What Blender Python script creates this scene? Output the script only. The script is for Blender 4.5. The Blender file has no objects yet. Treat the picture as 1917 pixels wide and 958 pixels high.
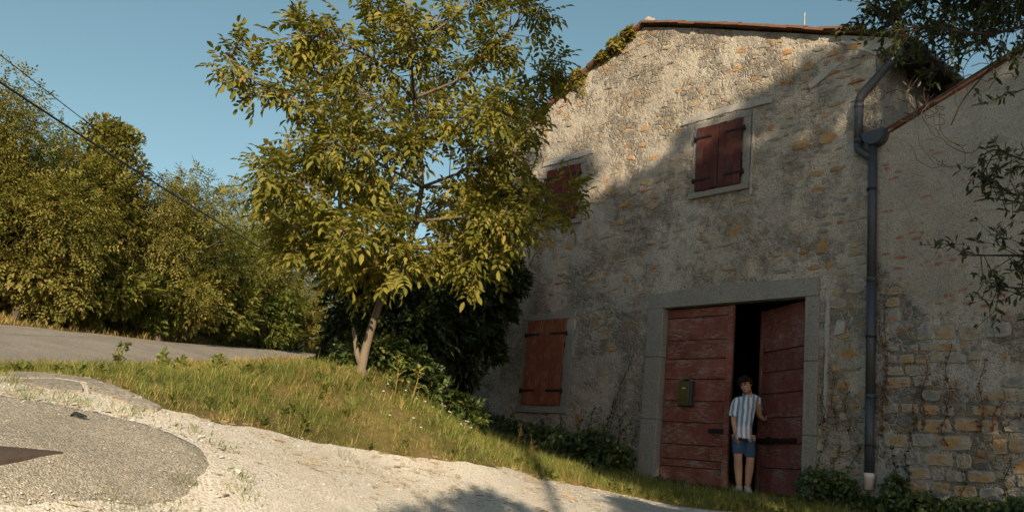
import bpy, bmesh, math, random
import numpy as np
from mathutils import Vector, Matrix
R_ = math.radians
rng = np.random.default_rng(7); random.seed(7)
scene = bpy.context.scene
C = scene.collection

# ------------------------------------------------------------------ camera
F, PITCH, ROLL = 1650.0, R_(13.4), R_(5.95)
_fw = np.array([0, math.cos(PITCH), math.sin(PITCH)]); _up0 = np.array([0, -math.sin(PITCH), math.cos(PITCH)]); _rt0 = np.array([1.0, 0, 0])
_up = _up0*math.cos(ROLL) - _rt0*math.sin(ROLL); _rt = _rt0*math.cos(ROLL) + _up0*math.sin(ROLL)
cd = bpy.data.cameras.new('camera'); cam = bpy.data.objects.new('camera', cd); C.objects.link(cam)
cd.sensor_fit = 'HORIZONTAL'; cd.sensor_width = 36.0; cd.lens = 36.0*F/1917.0; cd.clip_start = 0.05; cd.clip_end = 3000
m = Matrix.Identity(4)
for i in range(3): m[i][0], m[i][1], m[i][2] = _rt[i], _up[i], -_fw[i]
cam.matrix_world = m; scene.camera = cam
def at(px, py, D):
    """point at horizontal distance D along the sight line of a place measured in the photograph"""
    d = _fw*F + _rt*(px-958.5) + _up*(479-py)
    return d/math.hypot(d[0], d[1])*D
# ------------------------------------------------------------------ sky, sun, exposure
SUN_EL, SUN_AZ = R_(20.0), R_(176.5)          # azimuth clockwise from +Y: behind the camera, a little to the right
world = bpy.data.worlds.new('World'); scene.world = world; world.use_nodes = True
wn = world.node_tree; wn.nodes.clear()
sky = wn.nodes.new('ShaderNodeTexSky'); sky.sky_type = 'NISHITA'; sky.sun_disc = False
sky.sun_elevation = SUN_EL; sky.sun_rotation = SUN_AZ; sky.altitude = 200; sky.air_density = 1.0; sky.dust_density = 0.9; sky.ozone_density = 1.0
hs = wn.nodes.new('ShaderNodeHueSaturation'); hs.inputs['Saturation'].default_value = 0.93; hs.inputs['Hue'].default_value = 0.464
bg = wn.nodes.new('ShaderNodeBackground'); bg.inputs['Strength'].default_value = 0.072
wo = wn.nodes.new('ShaderNodeOutputWorld')
wn.links.new(sky.outputs[0], hs.inputs['Color']); wn.links.new(hs.outputs[0], bg.inputs['Color']); wn.links.new(bg.outputs[0], wo.inputs['Surface'])
sd = bpy.data.lights.new('sun', 'SUN'); sd.energy = 4.4; sd.angle = R_(0.53); sd.color = (1.0, 0.83, 0.60)
sun = bpy.data.objects.new('sun', sd); C.objects.link(sun)
to_sun = Vector((math.sin(SUN_AZ)*math.cos(SUN_EL), math.cos(SUN_AZ)*math.cos(SUN_EL), math.sin(SUN_EL)))
sun.rotation_euler = to_sun.to_track_quat('Z', 'Y').to_euler(); sun.location = to_sun*60
vs = scene.view_settings; vs.view_transform = 'Standard'; vs.look = 'None'; vs.gamma = 1.0; vs.use_curve_mapping = False; vs.exposure = 0.74
scene.cycles.use_denoising = True; scene.cycles.use_adaptive_sampling = True; scene.cycles.adaptive_threshold = 0.03; scene.cycles.max_bounces = 3; scene.cycles.use_light_tree = False; scene.cycles.transparent_max_bounces = 4

# ------------------------------------------------------------------ helpers: objects
def tag(o, label=None, cat=None, group=None, kind=None):
    if label: o['label'] = label
    if cat: o['category'] = cat
    if group: o['group'] = group
    if kind: o['kind'] = kind
    return o
def empty(name, loc=(0, 0, 0), rz=0.0, parent=None):
    o = bpy.data.objects.new(name, None); C.objects.link(o); o.location = loc; o.rotation_euler = (0, 0, rz); o.empty_display_size = .1
    if parent: o.parent = parent
    return o
def link(name, me, mat=None, parent=None):
    o = bpy.data.objects.new(name, me); C.objects.link(o)
    if mat and not me.materials: me.materials.append(mat)
    if parent: o.parent = parent
    return o
def mesh_np(name, V, Fc, smooth=False):
    """V (n,3), Fc (m,k) constant k"""
    V = np.ascontiguousarray(V, dtype=np.float32); Fc = np.ascontiguousarray(Fc, dtype=np.int32)
    me = bpy.data.meshes.new(name); n, k = Fc.shape
    me.vertices.add(len(V)); me.vertices.foreach_set('co', V.ravel())
    me.loops.add(n*k); me.loops.foreach_set('vertex_index', Fc.ravel())
    me.polygons.add(n); me.polygons.foreach_set('loop_start', np.arange(0, n*k, k, dtype=np.int32)); me.polygons.foreach_set('loop_total', np.full(n, k, dtype=np.int32))
    if smooth: me.polygons.foreach_set('use_smooth', np.ones(n, dtype=bool))
    me.update(); me.validate(); return me
class MB:
    """collects boxes, tubes and polygons of ONE part"""
    def __init__(s): s.v = []; s.f = []
    def add(s, V, Fc):
        b = len(s.v); s.v += [tuple(float(c) for c in p) for p in V]; s.f += [tuple(i+b for i in f) for f in Fc]; return s
    def box(s, x0, x1, y0, y1, z0, z1, bev=0.0):
        if bev <= 0:
            return s.add([(x0,y0,z0),(x1,y0,z0),(x1,y1,z0),(x0,y1,z0),(x0,y0,z1),(x1,y0,z1),(x1,y1,z1),(x0,y1,z1)],
                  [(0,3,2,1),(4,5,6,7),(0,1,5,4),(1,2,6,5),(2,3,7,6),(3,0,4,7)])
        bm = bmesh.new(); bmesh.ops.create_cube(bm, size=1.0)
        bmesh.ops.scale(bm, vec=(x1-x0, y1-y0, z1-z0), verts=bm.verts); bmesh.ops.translate(bm, vec=((x0+x1)/2, (y0+y1)/2, (z0+z1)/2), verts=bm.verts)
        bmesh.ops.bevel(bm, geom=list(bm.edges), offset=bev, segments=1, affect='EDGES', profile=.6)
        bm.verts.index_update(); s.add([v.co[:] for v in bm.verts], [[v.index for v in f.verts] for f in bm.faces]); bm.free(); return s
    def tube(s, pts, rad, n=8, cap=True, flat=None):
        pts = [np.array(p, float) for p in pts]
        if not hasattr(rad, '__len__'): rad = [rad]*len(pts)
        V = []; Fc = []; prev = None
        for i, p in enumerate(pts):
            t = pts[min(i+1, len(pts)-1)] - pts[max(i-1, 0)]; t = t/(np.linalg.norm(t)+1e-12)
            if prev is None:
                a = np.array([0, 0, 1.0]) if abs(t[2]) < .9 else np.array([1.0, 0, 0])
                x = np.cross(a, t)
            else: x = prev - t*prev.dot(t)
            x /= np.linalg.norm(x)+1e-12; prev = x; y = np.cross(t, x)
            r = rad[i]; rx, ry = (r if hasattr(r, '__len__') else (r, r))
            for k in range(n):
                a = 2*math.pi*k/n; V.append(p + x*math.cos(a)*rx + y*math.sin(a)*ry)
        for i in range(len(pts)-1):
            for k in range(n):
                k2 = (k+1) % n; Fc.append((i*n+k, i*n+k2, (i+1)*n+k2, (i+1)*n+k))
        if cap: Fc.append(tuple(range(n-1, -1, -1))); Fc.append(tuple((len(pts)-1)*n+k for k in range(n)))
        return s.add(V, Fc)
    def ball(s, c, r, nu=10, nv=7, M=None):
        c = np.array(c, float); r = np.array(r if hasattr(r, '__len__') else (r, r, r), float); V = []; Fc = []
        for j in range(1, nv):
            th = math.pi*j/nv
            for k in range(nu):
                a = 2*math.pi*k/nu; q = np.array([math.sin(th)*math.cos(a), math.sin(th)*math.sin(a), math.cos(th)])*r
                V.append(c + (q if M is None else M @ q))
        e = np.array([0, 0, r[2]]); e = e if M is None else M @ e
        V += [c+e, c-e]; T = len(V)-2; Bt = T+1
        for j in range(nv-2):
            for k in range(nu):
                k2 = (k+1) % nu; Fc.append((j*nu+k, (j+1)*nu+k, (j+1)*nu+k2, j*nu+k2))
        for k in range(nu):
            k2 = (k+1) % nu; Fc.append((T, k, k2)); Fc.append((Bt, (nv-2)*nu+k2, (nv-2)*nu+k))
        return s.add(V, Fc)
    def build(s, name, mat, parent=None, smooth=False):
        me = bpy.data.meshes.new(name); me.from_pydata(s.v, [], s.f); me.update()
        if smooth: me.polygons.foreach_set('use_smooth', [True]*len(me.polygons))
        return link(name, me, mat, parent)

# noise on arrays
def _hash(ix, iy, seed):
    h = (ix.astype(np.int64)*374761393 + iy.astype(np.int64)*668265263 + seed*974634777) & 0xffffffff
    h = ((h ^ (h >> 13))*1274126177) & 0xffffffff
    return ((h ^ (h >> 16)) & 0xffff)/65535.0
def vnoise(x, y, seed=0):
    x = np.asarray(x, float); y = np.asarray(y, float); ix = np.floor(x); iy = np.floor(y); fx = x-ix; fy = y-iy
    fx = fx*fx*(3-2*fx); fy = fy*fy*(3-2*fy)
    a = _hash(ix, iy, seed); b = _hash(ix+1, iy, seed); c = _hash(ix, iy+1, seed); d = _hash(ix+1, iy+1, seed)
    return (a*(1-fx)+b*fx)*(1-fy) + (c*(1-fx)+d*fx)*fy
def fbm(x, y, f=1.0, o=4, seed=0):
    s = 0; a = 1; t = 0
    for k in range(o): s = s + a*(vnoise(np.asarray(x)*f, np.asarray(y)*f, seed+k*17)-.5); t += a; a *= .5; f *= 2.03
    return s/t*2
def inside(px, py, poly):
    px = np.asarray(px); py = np.asarray(py); r = np.zeros(px.shape, bool); n = len(poly); j = n-1
    for i in range(n):
        xi, yi = poly[i]; xj, yj = poly[j]
        c = ((yi > py) != (yj > py)) & (px < (xj-xi)*(py-yi)/((yj-yi) or 1e-9)+xi); r ^= c; j = i
    return r
def dist_line(px, py, line):
    d = np.full(np.shape(px), 1e9)
    for (x0, y0), (x1, y1) in zip(line[:-1], line[1:]):
        vx, vy = x1-x0, y1-y0; t = np.clip(((px-x0)*vx+(py-y0)*vy)/(vx*vx+vy*vy), 0, 1)
        d = np.minimum(d, np.hypot(px-x0-t*vx, py-y0-t*vy))
    return d
def resample(line, n):
    L = np.array(line, float); s = np.r_[0, np.cumsum(np.hypot(*np.diff(L[:, :2], axis=0).T))]
    # Catmull-Rom style smoothing by dense linear + moving average
    t = np.linspace(0, s[-1], n*4); P = np.c_[[np.interp(t, s, L[:, k]) for k in range(L.shape[1])]].T
    for _ in range(6): P[1:-1] = (P[:-2]+2*P[1:-1]+P[2:])/4
    return P[np.linspace(0, len(P)-1, n).round().astype(int)]
def scatter(T, TF, P, X, Y, Z, S):
    """copies of a template (verts T, faces TF) at P with axes X,Y,Z (m,3) and scale S (m,) or (m,3)"""
    m_ = len(P); S = np.asarray(S, float); S = S[:, None]*np.ones(3) if S.ndim == 1 else S
    V = P[:, None, :] + (T[None, :, 0, None]*S[:, None, 0:1])*X[:, None, :] + (T[None, :, 1, None]*S[:, None, 1:2])*Y[:, None, :] + (T[None, :, 2, None]*S[:, None, 2:3])*Z[:, None, :]
    Fc = TF[None] + (np.arange(m_)*len(T))[:, None, None]
    return V.reshape(-1, 3), Fc.reshape(-1, TF.shape[1])
def norm(a): return a/(np.linalg.norm(a, axis=-1, keepdims=True)+1e-12)
def frames(Yd, up, jitter=.0):
    """leaf axes: Y along leaf, Z normal close to up"""
    Yd = norm(Yd); Z = up - Yd*(up*Yd).sum(-1, keepdims=True); Z = norm(Z + 1e-6); X = np.cross(Yd, Z); return norm(X), Yd, Z

# ------------------------------------------------------------------ helpers: materials
class NT:
    def __init__(s, name):
        s.m = bpy.data.materials.new(name); s.m.use_nodes = True; s.t = s.m.node_tree; s.t.nodes.clear()
        s.out = s.t.nodes.new('ShaderNodeOutputMaterial')
    def n(s, typ, ins=None, **props):
        nd = s.t.nodes.new('ShaderNode'+typ)
        for k, v in props.items(): setattr(nd, k, v)
        for k, v in (ins or {}).items():
            sock = nd.inputs[k]
            if hasattr(v, 'is_output') or isinstance(v, bpy.types.NodeSocket): s.t.links.new(v, sock)
            else: sock.default_value = v
        return nd
    def pos(s): return s.n('NewGeometry').outputs['Position']
    def obj(s): return s.n('TexCoord').outputs['Object']
    def mapping(s, vec, scale=(1,1,1), rot=(0,0,0), loc=(0,0,0)): return s.n('Mapping', {'Vector': vec, 'Scale': scale, 'Rotation': rot, 'Location': loc}).outputs[0]
    def noise(s, vec, scale, detail=4, rough=.55, dist=0.0): return s.n('TexNoise', {'Vector': vec, 'Scale': scale, 'Detail': detail, 'Roughness': rough, 'Distortion': dist}).outputs['Fac']
    def voro(s, vec, scale, out='Distance', feature='F1'): return s.n('TexVoronoi', {'Vector': vec, 'Scale': scale}, feature=feature).outputs[out]
    def ramp(s, fac, stops, interp='LINEAR'):
        nd = s.n('ValToRGB', {'Fac': fac}); cr = nd.color_ramp; cr.interpolation = interp
        while len(cr.elements) > 1: cr.elements.remove(cr.elements[-1])
        for i, (p, c) in enumerate(stops):
            e = cr.elements[0] if i == 0 else cr.elements.new(p)
            e.position = p; e.color = (c, c, c, 1) if not hasattr(c, '__len__') else (*c, 1)
        return nd.outputs['Color']
    def mix(s, fac, a, b, mode='MIX'):
        nd = s.n('MixRGB', blend_type=mode)
        for k, v in (('Fac', fac), ('Color1', a), ('Color2', b)):
            if isinstance(v, bpy.types.NodeSocket): s.t.links.new(v, nd.inputs[k])
            else: nd.inputs[k].default_value = (*v, 1) if hasattr(v, '__len__') else v
        return nd.outputs[0]
    def math(s, op, a, b=0.0, c=0.0):
        nd = s.n('Math', operation=op)
        for i, v in enumerate((a, b, c)):
            if isinstance(v, bpy.types.NodeSocket): s.t.links.new(v, nd.inputs[i])
            else: nd.inputs[i].default_value = v
        return nd.outputs[0]
    def bump(s, h, strength=.5, dist=.02, normal=None):
        i = {'Height': h, 'Strength': strength, 'Distance': dist}
        if normal: i['Normal'] = normal
        return s.n('Bump', i).outputs[0]
    def rand(s): # per object and per loose piece
        o = s.n('ObjectInfo').outputs['Random']; i = s.n('NewGeometry').outputs['Random Per Island']
        return s.math('FRACT', s.math('ADD', o, i))
    def bsdf(s, color, rough=.8, normal=None, metal=0.0, spec=.3):
        i = {'Base Color': color if isinstance(color, bpy.types.NodeSocket) else (*color, 1), 'Roughness': rough, 'Metallic': metal, 'Specular IOR Level': spec}
        if normal: i['Normal'] = normal
        return s.n('BsdfPrincipled', i).outputs[0]
    def done(s, shader): s.t.links.new(shader, s.out.inputs['Surface']); return s.m

def leaf_mat(name, stops, trans=.35, rough=.5, tint=(1.25, 1.15, .6), spec=.35):
    t = NT(name); r = t.rand(); p = t.pos()
    c = t.ramp(r, stops); c = t.mix(.45, c, t.ramp(t.noise(p, 1.1, 1), [(.3, (.55, .6, .5)), (.7, (1.25, 1.2, 1.1))]), 'MULTIPLY')
    b = t.bsdf(c, rough, spec=spec)
    tr = t.n('BsdfTranslucent', {'Color': t.mix(1.0, c, tint, 'MULTIPLY')}).outputs[0]
    return t.done(t.n('MixShader', {0: trans, 1: b, 2: tr}).outputs[0])
M = {}
M['walnut'] = leaf_mat('walnut_leaf', [(0, (0.115, 0.129, 0.023)), (.45, (0.201, 0.196, 0.037)), (.8, (0.293, 0.265, 0.057)), (.97, (0.380, 0.310, 0.081)), (1, (0.322, 0.207, 0.069))], .45, .6, spec=.18)
M['robinia'] = leaf_mat('robinia_leaf', [(0, (.115, .130, .028)), (.5, (.20, .195, .042)), (.85, (.28, .245, .06)), (1, (.35, .25, .08))], .42, .6, spec=.2)
M['robinia2'] = leaf_mat('fresh_robinia_leaf', [(0, (.095, .125, .028)), (.5, (.165, .185, .040)), (.85, (.235, .225, .055)), (1, (.30, .24, .07))], .42, .6, spec=.2)
M['robinia3'] = leaf_mat('pale_robinia_leaf', [(0, (0.145, 0.152, 0.043)), (.5, (0.242, 0.230, 0.061)), (.85, (0.327, 0.285, 0.085)), (1, (0.387, 0.266, 0.109))], .42, .6, spec=.2)
M['greenleaf'] = leaf_mat('green_leaf', [(0, (0.081, 0.121, 0.025)), (.6, (0.144, 0.172, 0.037)), (1, (0.230, 0.230, 0.057))], .4, .55, spec=.2)
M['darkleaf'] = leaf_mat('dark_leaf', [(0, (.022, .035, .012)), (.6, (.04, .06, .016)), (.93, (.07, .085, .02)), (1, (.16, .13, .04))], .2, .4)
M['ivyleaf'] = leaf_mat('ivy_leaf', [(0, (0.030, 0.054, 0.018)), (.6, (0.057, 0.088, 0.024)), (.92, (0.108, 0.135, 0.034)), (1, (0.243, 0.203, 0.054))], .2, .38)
M['sunlit_roofivy'] = leaf_mat('sunlit_roof_ivy_leaf', [(0, (.16, .17, .04)), (.6, (.28, .26, .06)), (1, (.36, .24, .09))], .45, .5)  # ivy on the roof edge, its sunlit yellow put into the leaf colour
M['redleaf'] = leaf_mat('red_leaf', [(0, (.10, .03, .02)), (.6, (.16, .05, .035)), (1, (.14, .10, .03))], .25, .5)
M['deadleaf'] = leaf_mat('dead_leaf', [(0, (.10, .04, .018)), (.5, (.17, .07, .028)), (1, (.26, .13, .06))], .15, .7)
M['grass'] = leaf_mat('grass_blade', [(0, (0.094, 0.138, 0.028)), (.4, (0.149, 0.187, 0.040)), (.7, (0.220, 0.237, 0.061)), (.88, (0.352, 0.319, 0.110)), (1, (0.484, 0.407, 0.187))], .3, .6, spec=.2)
M['drygrass'] = leaf_mat('dry_grass_blade', [(0, (0.175, 0.150, 0.037)), (.4, (0.325, 0.250, 0.088)), (.8, (0.475, 0.350, 0.150)), (1, (0.375, 0.213, 0.088))], .25, .7, spec=.15)
M['darkgrass'] = leaf_mat('shade_grass_blade', [(0, (.05, .07, .015)), (.5, (.085, .10, .022)), (.85, (.14, .13, .035)), (1, (.24, .19, .07))], .3, .6, spec=.2)
M['petal'] = NT('petal'); M['petal'] = M['petal'].done(M['petal'].bsdf((.78, .76, .78), .6))

M['strawlitter'] = leaf_mat('straw_litter', [(0, (.26, .20, .12)), (.6, (.38, .30, .19)), (1, (.27, .17, .09))], .1, .8, spec=.1)
def bark(name, a, b, scale=9):
    t = NT(name); p = t.pos(); w = t.mapping(p, (1, 1, .35)); n1 = t.noise(w, scale, 6, .65); n2 = t.noise(p, 2.5, 3)
    c = t.mix(n1, a, b); c = t.mix(.5, c, t.ramp(n2, [(.3, (.6, .6, .6)), (.7, (1.2, 1.2, 1.15))]), 'MULTIPLY')
    return t.done(t.bsdf(c, .9, t.bump(n1, .6, .015), spec=.15))
M['bark'] = bark('bark', (.045, .034, .024), (.15, .12, .09))
M['walnutbark'] = bark('walnut_bark', (0.109, 0.084, 0.058), (0.225, 0.184, 0.134), 16)
M['twig'] = bark('twig_bark', (.035, .026, .020), (.09, .07, .055), 20)

def wall_mat(name, base, warm, light, dark, plaster=False, rubble=0.0):
    t = NT(name); p = t.pos()
    n1 = t.noise(p, .75, 4, .6); n2 = t.noise(p, 3.2, 4, .65); n3 = t.noise(p, 17, 3, .7); st = t.noise(t.mapping(p, (1, 1, .16)), 2.6, 3, .65); big = t.noise(t.mapping(p, loc=(7, 3, 1)), .42, 2, .5)
    c = t.mix(t.ramp(n1, [(.38, 0), (.62, 1)]), base, warm)
    c = t.mix(t.ramp(big, [(.42, 0), (.66, .75)]), c, light)
    c = t.mix(t.ramp(n2, [(.52, 0), (.66, .8)]), c, t.mix(.6, warm, light))
    h = t.math('ADD', t.math('MULTIPLY', n3, 1.0), t.math('MULTIPLY', t.noise(p, 55, 2, .7), .5))
    if rubble:      # stones too small to pick apart, half buried in the render
        q = t.n('VectorMath', {0: t.mapping(p, (1, 1, 1.55)), 1: t.n('VectorMath', {0: t.n('TexNoise', {'Vector': p, 'Scale': 4.0, 'Detail': 2.0}).outputs['Color'], 1: (.16, .16, .16)}, operation='MULTIPLY').outputs[0]}, operation='ADD').outputs[0]
        v = t.n('TexVoronoi', {'Vector': q, 'Scale': 6.5}); ve = t.voro(q, 6.5, 'Distance', 'DISTANCE_TO_EDGE'); cv = t.n('SeparateColor', {0: v.outputs['Color']}).outputs[0]
        m1 = t.ramp(t.math('ADD', t.math('MULTIPLY', t.noise(t.mapping(p, loc=(1, 5, 2)), 1.3, 3, .65), .8), t.math('MULTIPLY', t.noise(p, 12, 2, .7), .25)), [(.47, 0), (.60, rubble)])
        m1 = t.math('MULTIPLY', m1, t.ramp(ve, [(.02, 0), (.09, 1)]))
        sc_ = t.ramp(cv, [(0, (.13, .125, .12)), (.25, (.20, .175, .14)), (.5, (.25, .205, .15)), (.7, (.185, .175, .165)), (.86, (.28, .20, .11)), (1, (.26, .15, .07))])
        c = t.mix(m1, c, sc_); c = t.mix(t.math('MULTIPLY', t.ramp(ve, [(.0, .7), (.035, 0)]), t.ramp(n1, [(.4, 0), (.55, 1)])), c, dark)
        h = t.math('ADD', h, t.math('MULTIPLY', m1, 1.1))
    c = t.mix(t.ramp(st, [(.55, 0), (.80, .38)]), c, dark)
    wh = t.ramp(t.noise(t.mapping(p, loc=(3, 9, 4)), 2.1, 4, .7), [(.66, 0), (.76, .40 if not plaster else .25)])
    c = t.mix(wh, c, (.50, .475, .43))
    c = t.mix(t.ramp(n3, [(.28, .7), (.43, 0)]), c, dark)
    c = t.mix(.75, c, t.ramp(t.noise(p, 60, 1, .6), [(.25, (.52, .52, .52)), (.75, (1.36, 1.34, 1.30))]), 'MULTIPLY')
    pit = t.ramp(t.voro(p, 21), [(.0, 0), (.35, 1)])
    h = t.math('ADD', h, t.math('MULTIPLY', pit, .35 if not plaster else .05))
    return t.done(t.bsdf(c, .95, t.bump(h, 1.0 if not plaster else .5, .026 if not plaster else .02), spec=.12))
M['mortar'] = wall_mat('rough_mortar_render', (.355, .328, .285), (.44, .375, .295), (.51, .465, .395), (.165, .152, .132), rubble=.85)
M['plaster'] = wall_mat('annex_plaster', (0.324, 0.306, 0.270), (0.372, 0.330, 0.270), (0.444, 0.414, 0.360), (0.168, 0.156, 0.138), True, rubble=.35)
M['annexmortar'] = wall_mat('annex_mortar', (0.274, 0.274, 0.266), (0.371, 0.314, 0.241), (0.547, 0.539, 0.515), (0.080, 0.077, 0.073), rubble=1.0)
def stone_mat(name, stops, smear=.5, rim=.34, mort=(.32, .295, .255)):
    t = NT(name); p = t.pos(); r = t.rand()
    c = t.ramp(r, stops); n = t.noise(p, 9, 6, .65); c = t.mix(.7, c, t.ramp(n, [(.25, (.5, .48, .45)), (.5, (1, 1, 1)), (.75, (1.35, 1.25, 1.1))]), 'MULTIPLY')
    sm = t.ramp(t.noise(p, 5.5, 6, .7), [(.50, 0), (.60, smear)]); c = t.mix(sm, c, mort)
    g = t.n('SeparateXYZ', {0: t.obj()}); d = t.math('SQRT', t.math('ADD', t.math('POWER', g.outputs[0], 2.0), t.math('POWER', g.outputs[2], 2.0)))
    d = t.math('ADD', d, t.math('MULTIPLY', t.math('SUBTRACT', t.noise(p, 11, 5, .7), .5), .55)); c = t.mix(t.ramp(d, [(rim, 0), (rim+.12, .92)]), c, mort)
    c = t.mix(t.ramp(t.noise(t.mapping(p, loc=(5, 2, 8)), 14, 5, .7), [(.62, 0), (.72, .7)]), c, (.07, .062, .05))
    h = t.math('ADD', n, t.math('MULTIPLY', t.noise(p, 40, 4), .6))
    return t.done(t.bsdf(c, .9, t.bump(h, .8, .025), spec=.15))
M['stone'] = stone_mat('rubble_stone', [(0, (0.193, 0.186, 0.172)), (.25, (0.276, 0.248, 0.207)), (.5, (0.345, 0.290, 0.221)), (.68, (0.386, 0.283, 0.166)), (.84, (0.373, 0.235, 0.117)), (.94, (0.345, 0.179, 0.083)), (1, (0.455, 0.373, 0.262))], .8, .30)
M['ochrestone'] = stone_mat('ochre_stone', [(0, (0.356, 0.205, 0.086)), (.4, (0.397, 0.245, 0.113)), (.7, (0.344, 0.166, 0.066)), (1, (0.397, 0.277, 0.159))], .35, .40)
M['block'] = stone_mat('wall_block', [(0, (0.163, 0.163, 0.163)), (.22, (0.242, 0.234, 0.220)), (.42, (0.327, 0.270, 0.185)), (.6, (0.355, 0.255, 0.135)), (.8, (0.383, 0.234, 0.100)), (1, (0.284, 0.248, 0.198))], .95, .34)
M['brick'] = stone_mat('old_brick', [(0, (0.312, 0.120, 0.072)), (.5, (0.336, 0.156, 0.096)), (1, (0.264, 0.156, 0.108))], .7, .36)
M['frame'] = wall_mat('frame_stone', (0.230, 0.224, 0.208), (0.270, 0.247, 0.208), (0.288, 0.283, 0.265), (0.138, 0.133, 0.121), True)
M['whiteplaster'] = wall_mat('white_plaster', (.36, .35, .33), (.37, .34, .31), (.43, .42, .40), (.22, .21, .20), True)
def tile_mat():
    t = NT('roof_tile'); p = t.pos(); r = t.rand(); c = t.ramp(r, [(0, (0.115, 0.054, 0.032)), (.5, (0.173, 0.079, 0.043)), (1, (0.144, 0.086, 0.061))])
    n = t.noise(p, 12, 5, .65); c = t.mix(t.ramp(n, [(.5, 0), (.7, .8)]), c, (.13, .12, .10)); return t.done(t.bsdf(c, .9, t.bump(n, .5, .01), spec=.1))
M['tile'] = tile_mat()
def paint_mat(name, col, col2, wood, peel=.58, amt=.9, along='x', scratch=True):
    t = NT(name); p = t.obj(); r = t.rand()
    sc = (1.6, 4, 9) if along == 'x' else (9, 4, 1.2)
    off = t.n('CombineXYZ', {'X': t.math('MULTIPLY', r, 37.0), 'Y': t.math('MULTIPLY', r, 11.0), 'Z': t.math('MULTIPLY', r, 23.0)}).outputs[0]
    q = t.n('VectorMath', {0: p, 1: off}, operation='ADD').outputs[0]
    w = t.mapping(q, sc); g = t.noise(w, 5, 6, .7, .4); g2 = t.noise(q, 3.0, 5, .65); fine = t.noise(t.mapping(q, tuple(v*3 for v in sc)), 9, 4, .7)
    c = t.mix(t.ramp(g2, [(.35, 0), (.68, 1)]), col, col2)
    c = t.mix(.65, c, t.ramp(fine, [(.25, (.55, .55, .55)), (.75, (1.3, 1.25, 1.2))]), 'MULTIPLY')
    c = t.mix(.5, c, t.ramp(r, [(0, (.75, .72, .72)), (1, (1.2, 1.1, 1.1))]), 'MULTIPLY')
    pm = t.ramp(t.math('ADD', t.math('MULTIPLY', g, .75), t.math('MULTIPLY', g2, .35)), [(peel, 0), (peel+.035, amt)]); pm = t.math('MULTIPLY', pm, t.ramp(t.noise(t.mapping(q, (1, 1, 1.8)), 2.2, 3, .6), [(.40, .08), (.58, 1)])); c = t.mix(pm, c, wood)
    if scratch:
        s1 = t.noise(t.mapping(q, (1, 1, 1), (0, .5, .2)), 6, 3, .6, 1.2); sc_ = t.ramp(t.math('ABSOLUTE', t.math('SUBTRACT', s1, .5)), [(.0, .45), (.006, 0)]); c = t.mix(sc_, c, (.32, .24, .20))
    h = t.math('SUBTRACT', fine, t.math('MULTIPLY', pm, .8))
    return t.done(t.bsdf(c, .78, t.bump(h, .6, .006), spec=.2))
M['doorred'] = paint_mat('red_door_paint', (0.169, 0.054, 0.041), (0.277, 0.097, 0.068), (0.257, 0.209, 0.176), .555, .85)
M['doorred2'] = paint_mat('red_door_paint_faded', (0.161, 0.053, 0.045), (0.245, 0.087, 0.070), (0.238, 0.189, 0.161), .57, .8)
M['shutdark'] = paint_mat('dark_shutter_stain', (0.062, 0.022, 0.020), (0.133, 0.041, 0.030), (0.070, 0.056, 0.053), .56, .8, 'z', False)
M['shutmid'] = paint_mat('maroon_shutter_paint', (.085, .018, .015), (.125, .03, .022), (.07, .05, .045), .63, .7, 'z', False)
M['shutred'] = paint_mat('red_shutter_paint', (0.213, 0.069, 0.033), (0.294, 0.100, 0.048), (0.350, 0.263, 0.206), .58, .75, 'z', False)
def simple(name, col, rough=.6, metal=0.0, spec=.4, var=.25, ns=14):
    t = NT(name); p = t.pos(); n = t.noise(p, ns, 5, .65)
    c = t.mix(n, tuple(v*(1-var) for v in col), tuple(v*(1+var) for v in col)); return t.done(t.bsdf(c, rough, t.bump(n, .25, .005), metal, spec))
M['pipe'] = simple('zinc_pipe', (.060, .066, .078), .5, .25, .4, .3, 5)
M['white'] = simple('white_plastic', (.62, .56, .52), .5, 0, .4, .15)
M['iron'] = simple('black_iron', (.022, .019, .018), .65, .5)
M['darkwood'] = simple('old_dark_wood', (.055, .042, .032), .9)
M['dark'] = simple('unlit_dark_interior', (.02, .018, .016), .95)  # near-black colour stands in for the darkness of the unlit room
M['cable'] = simple('cable_black', (.018, .02, .024), .6)
M['metal'] = simple('antenna_metal', (.45, .42, .40), .4, .6)
M['mailbox'] = simple('olive_mailbox_paint', (0.105, 0.092, 0.020), .45, .2, .4, .3, 30)
M['mailside'] = simple('mailbox_side', (.05, .055, .062), .5, .3)
M['paper'] = simple('old_paper', (.26, .235, .19), .9, 0, .1, .35, 40)
M['skin'] = simple('skin', (.46, .265, .18), .5, 0, .35, .10, 6)
M['hair'] = simple('brown_hair', (.016, .009, .006), .7, 0, .15, .5, 60)
M['shoe'] = simple('white_shoe', (.56, .58, .60), .6, 0, .3, .12)
M['sole'] = simple('shoe_sole', (.42, .42, .41), .7)
M['rust'] = simple('rusty_steel', (.075, .055, .046), .8, .2, .3, .4, 22)
M['rubber'] = simple('black_rubber', (.012, .012, .013), .7)
def denim():
    t = NT('denim'); p = t.obj(); n = t.noise(p, 14, 4); f = t.noise(p, 160, 2); c = t.mix(n, (.028, .062, .12), (.07, .125, .20)); return t.done(t.bsdf(c, .9, t.bump(f, .3, .003), spec=.1))
M['denim'] = denim()
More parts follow.
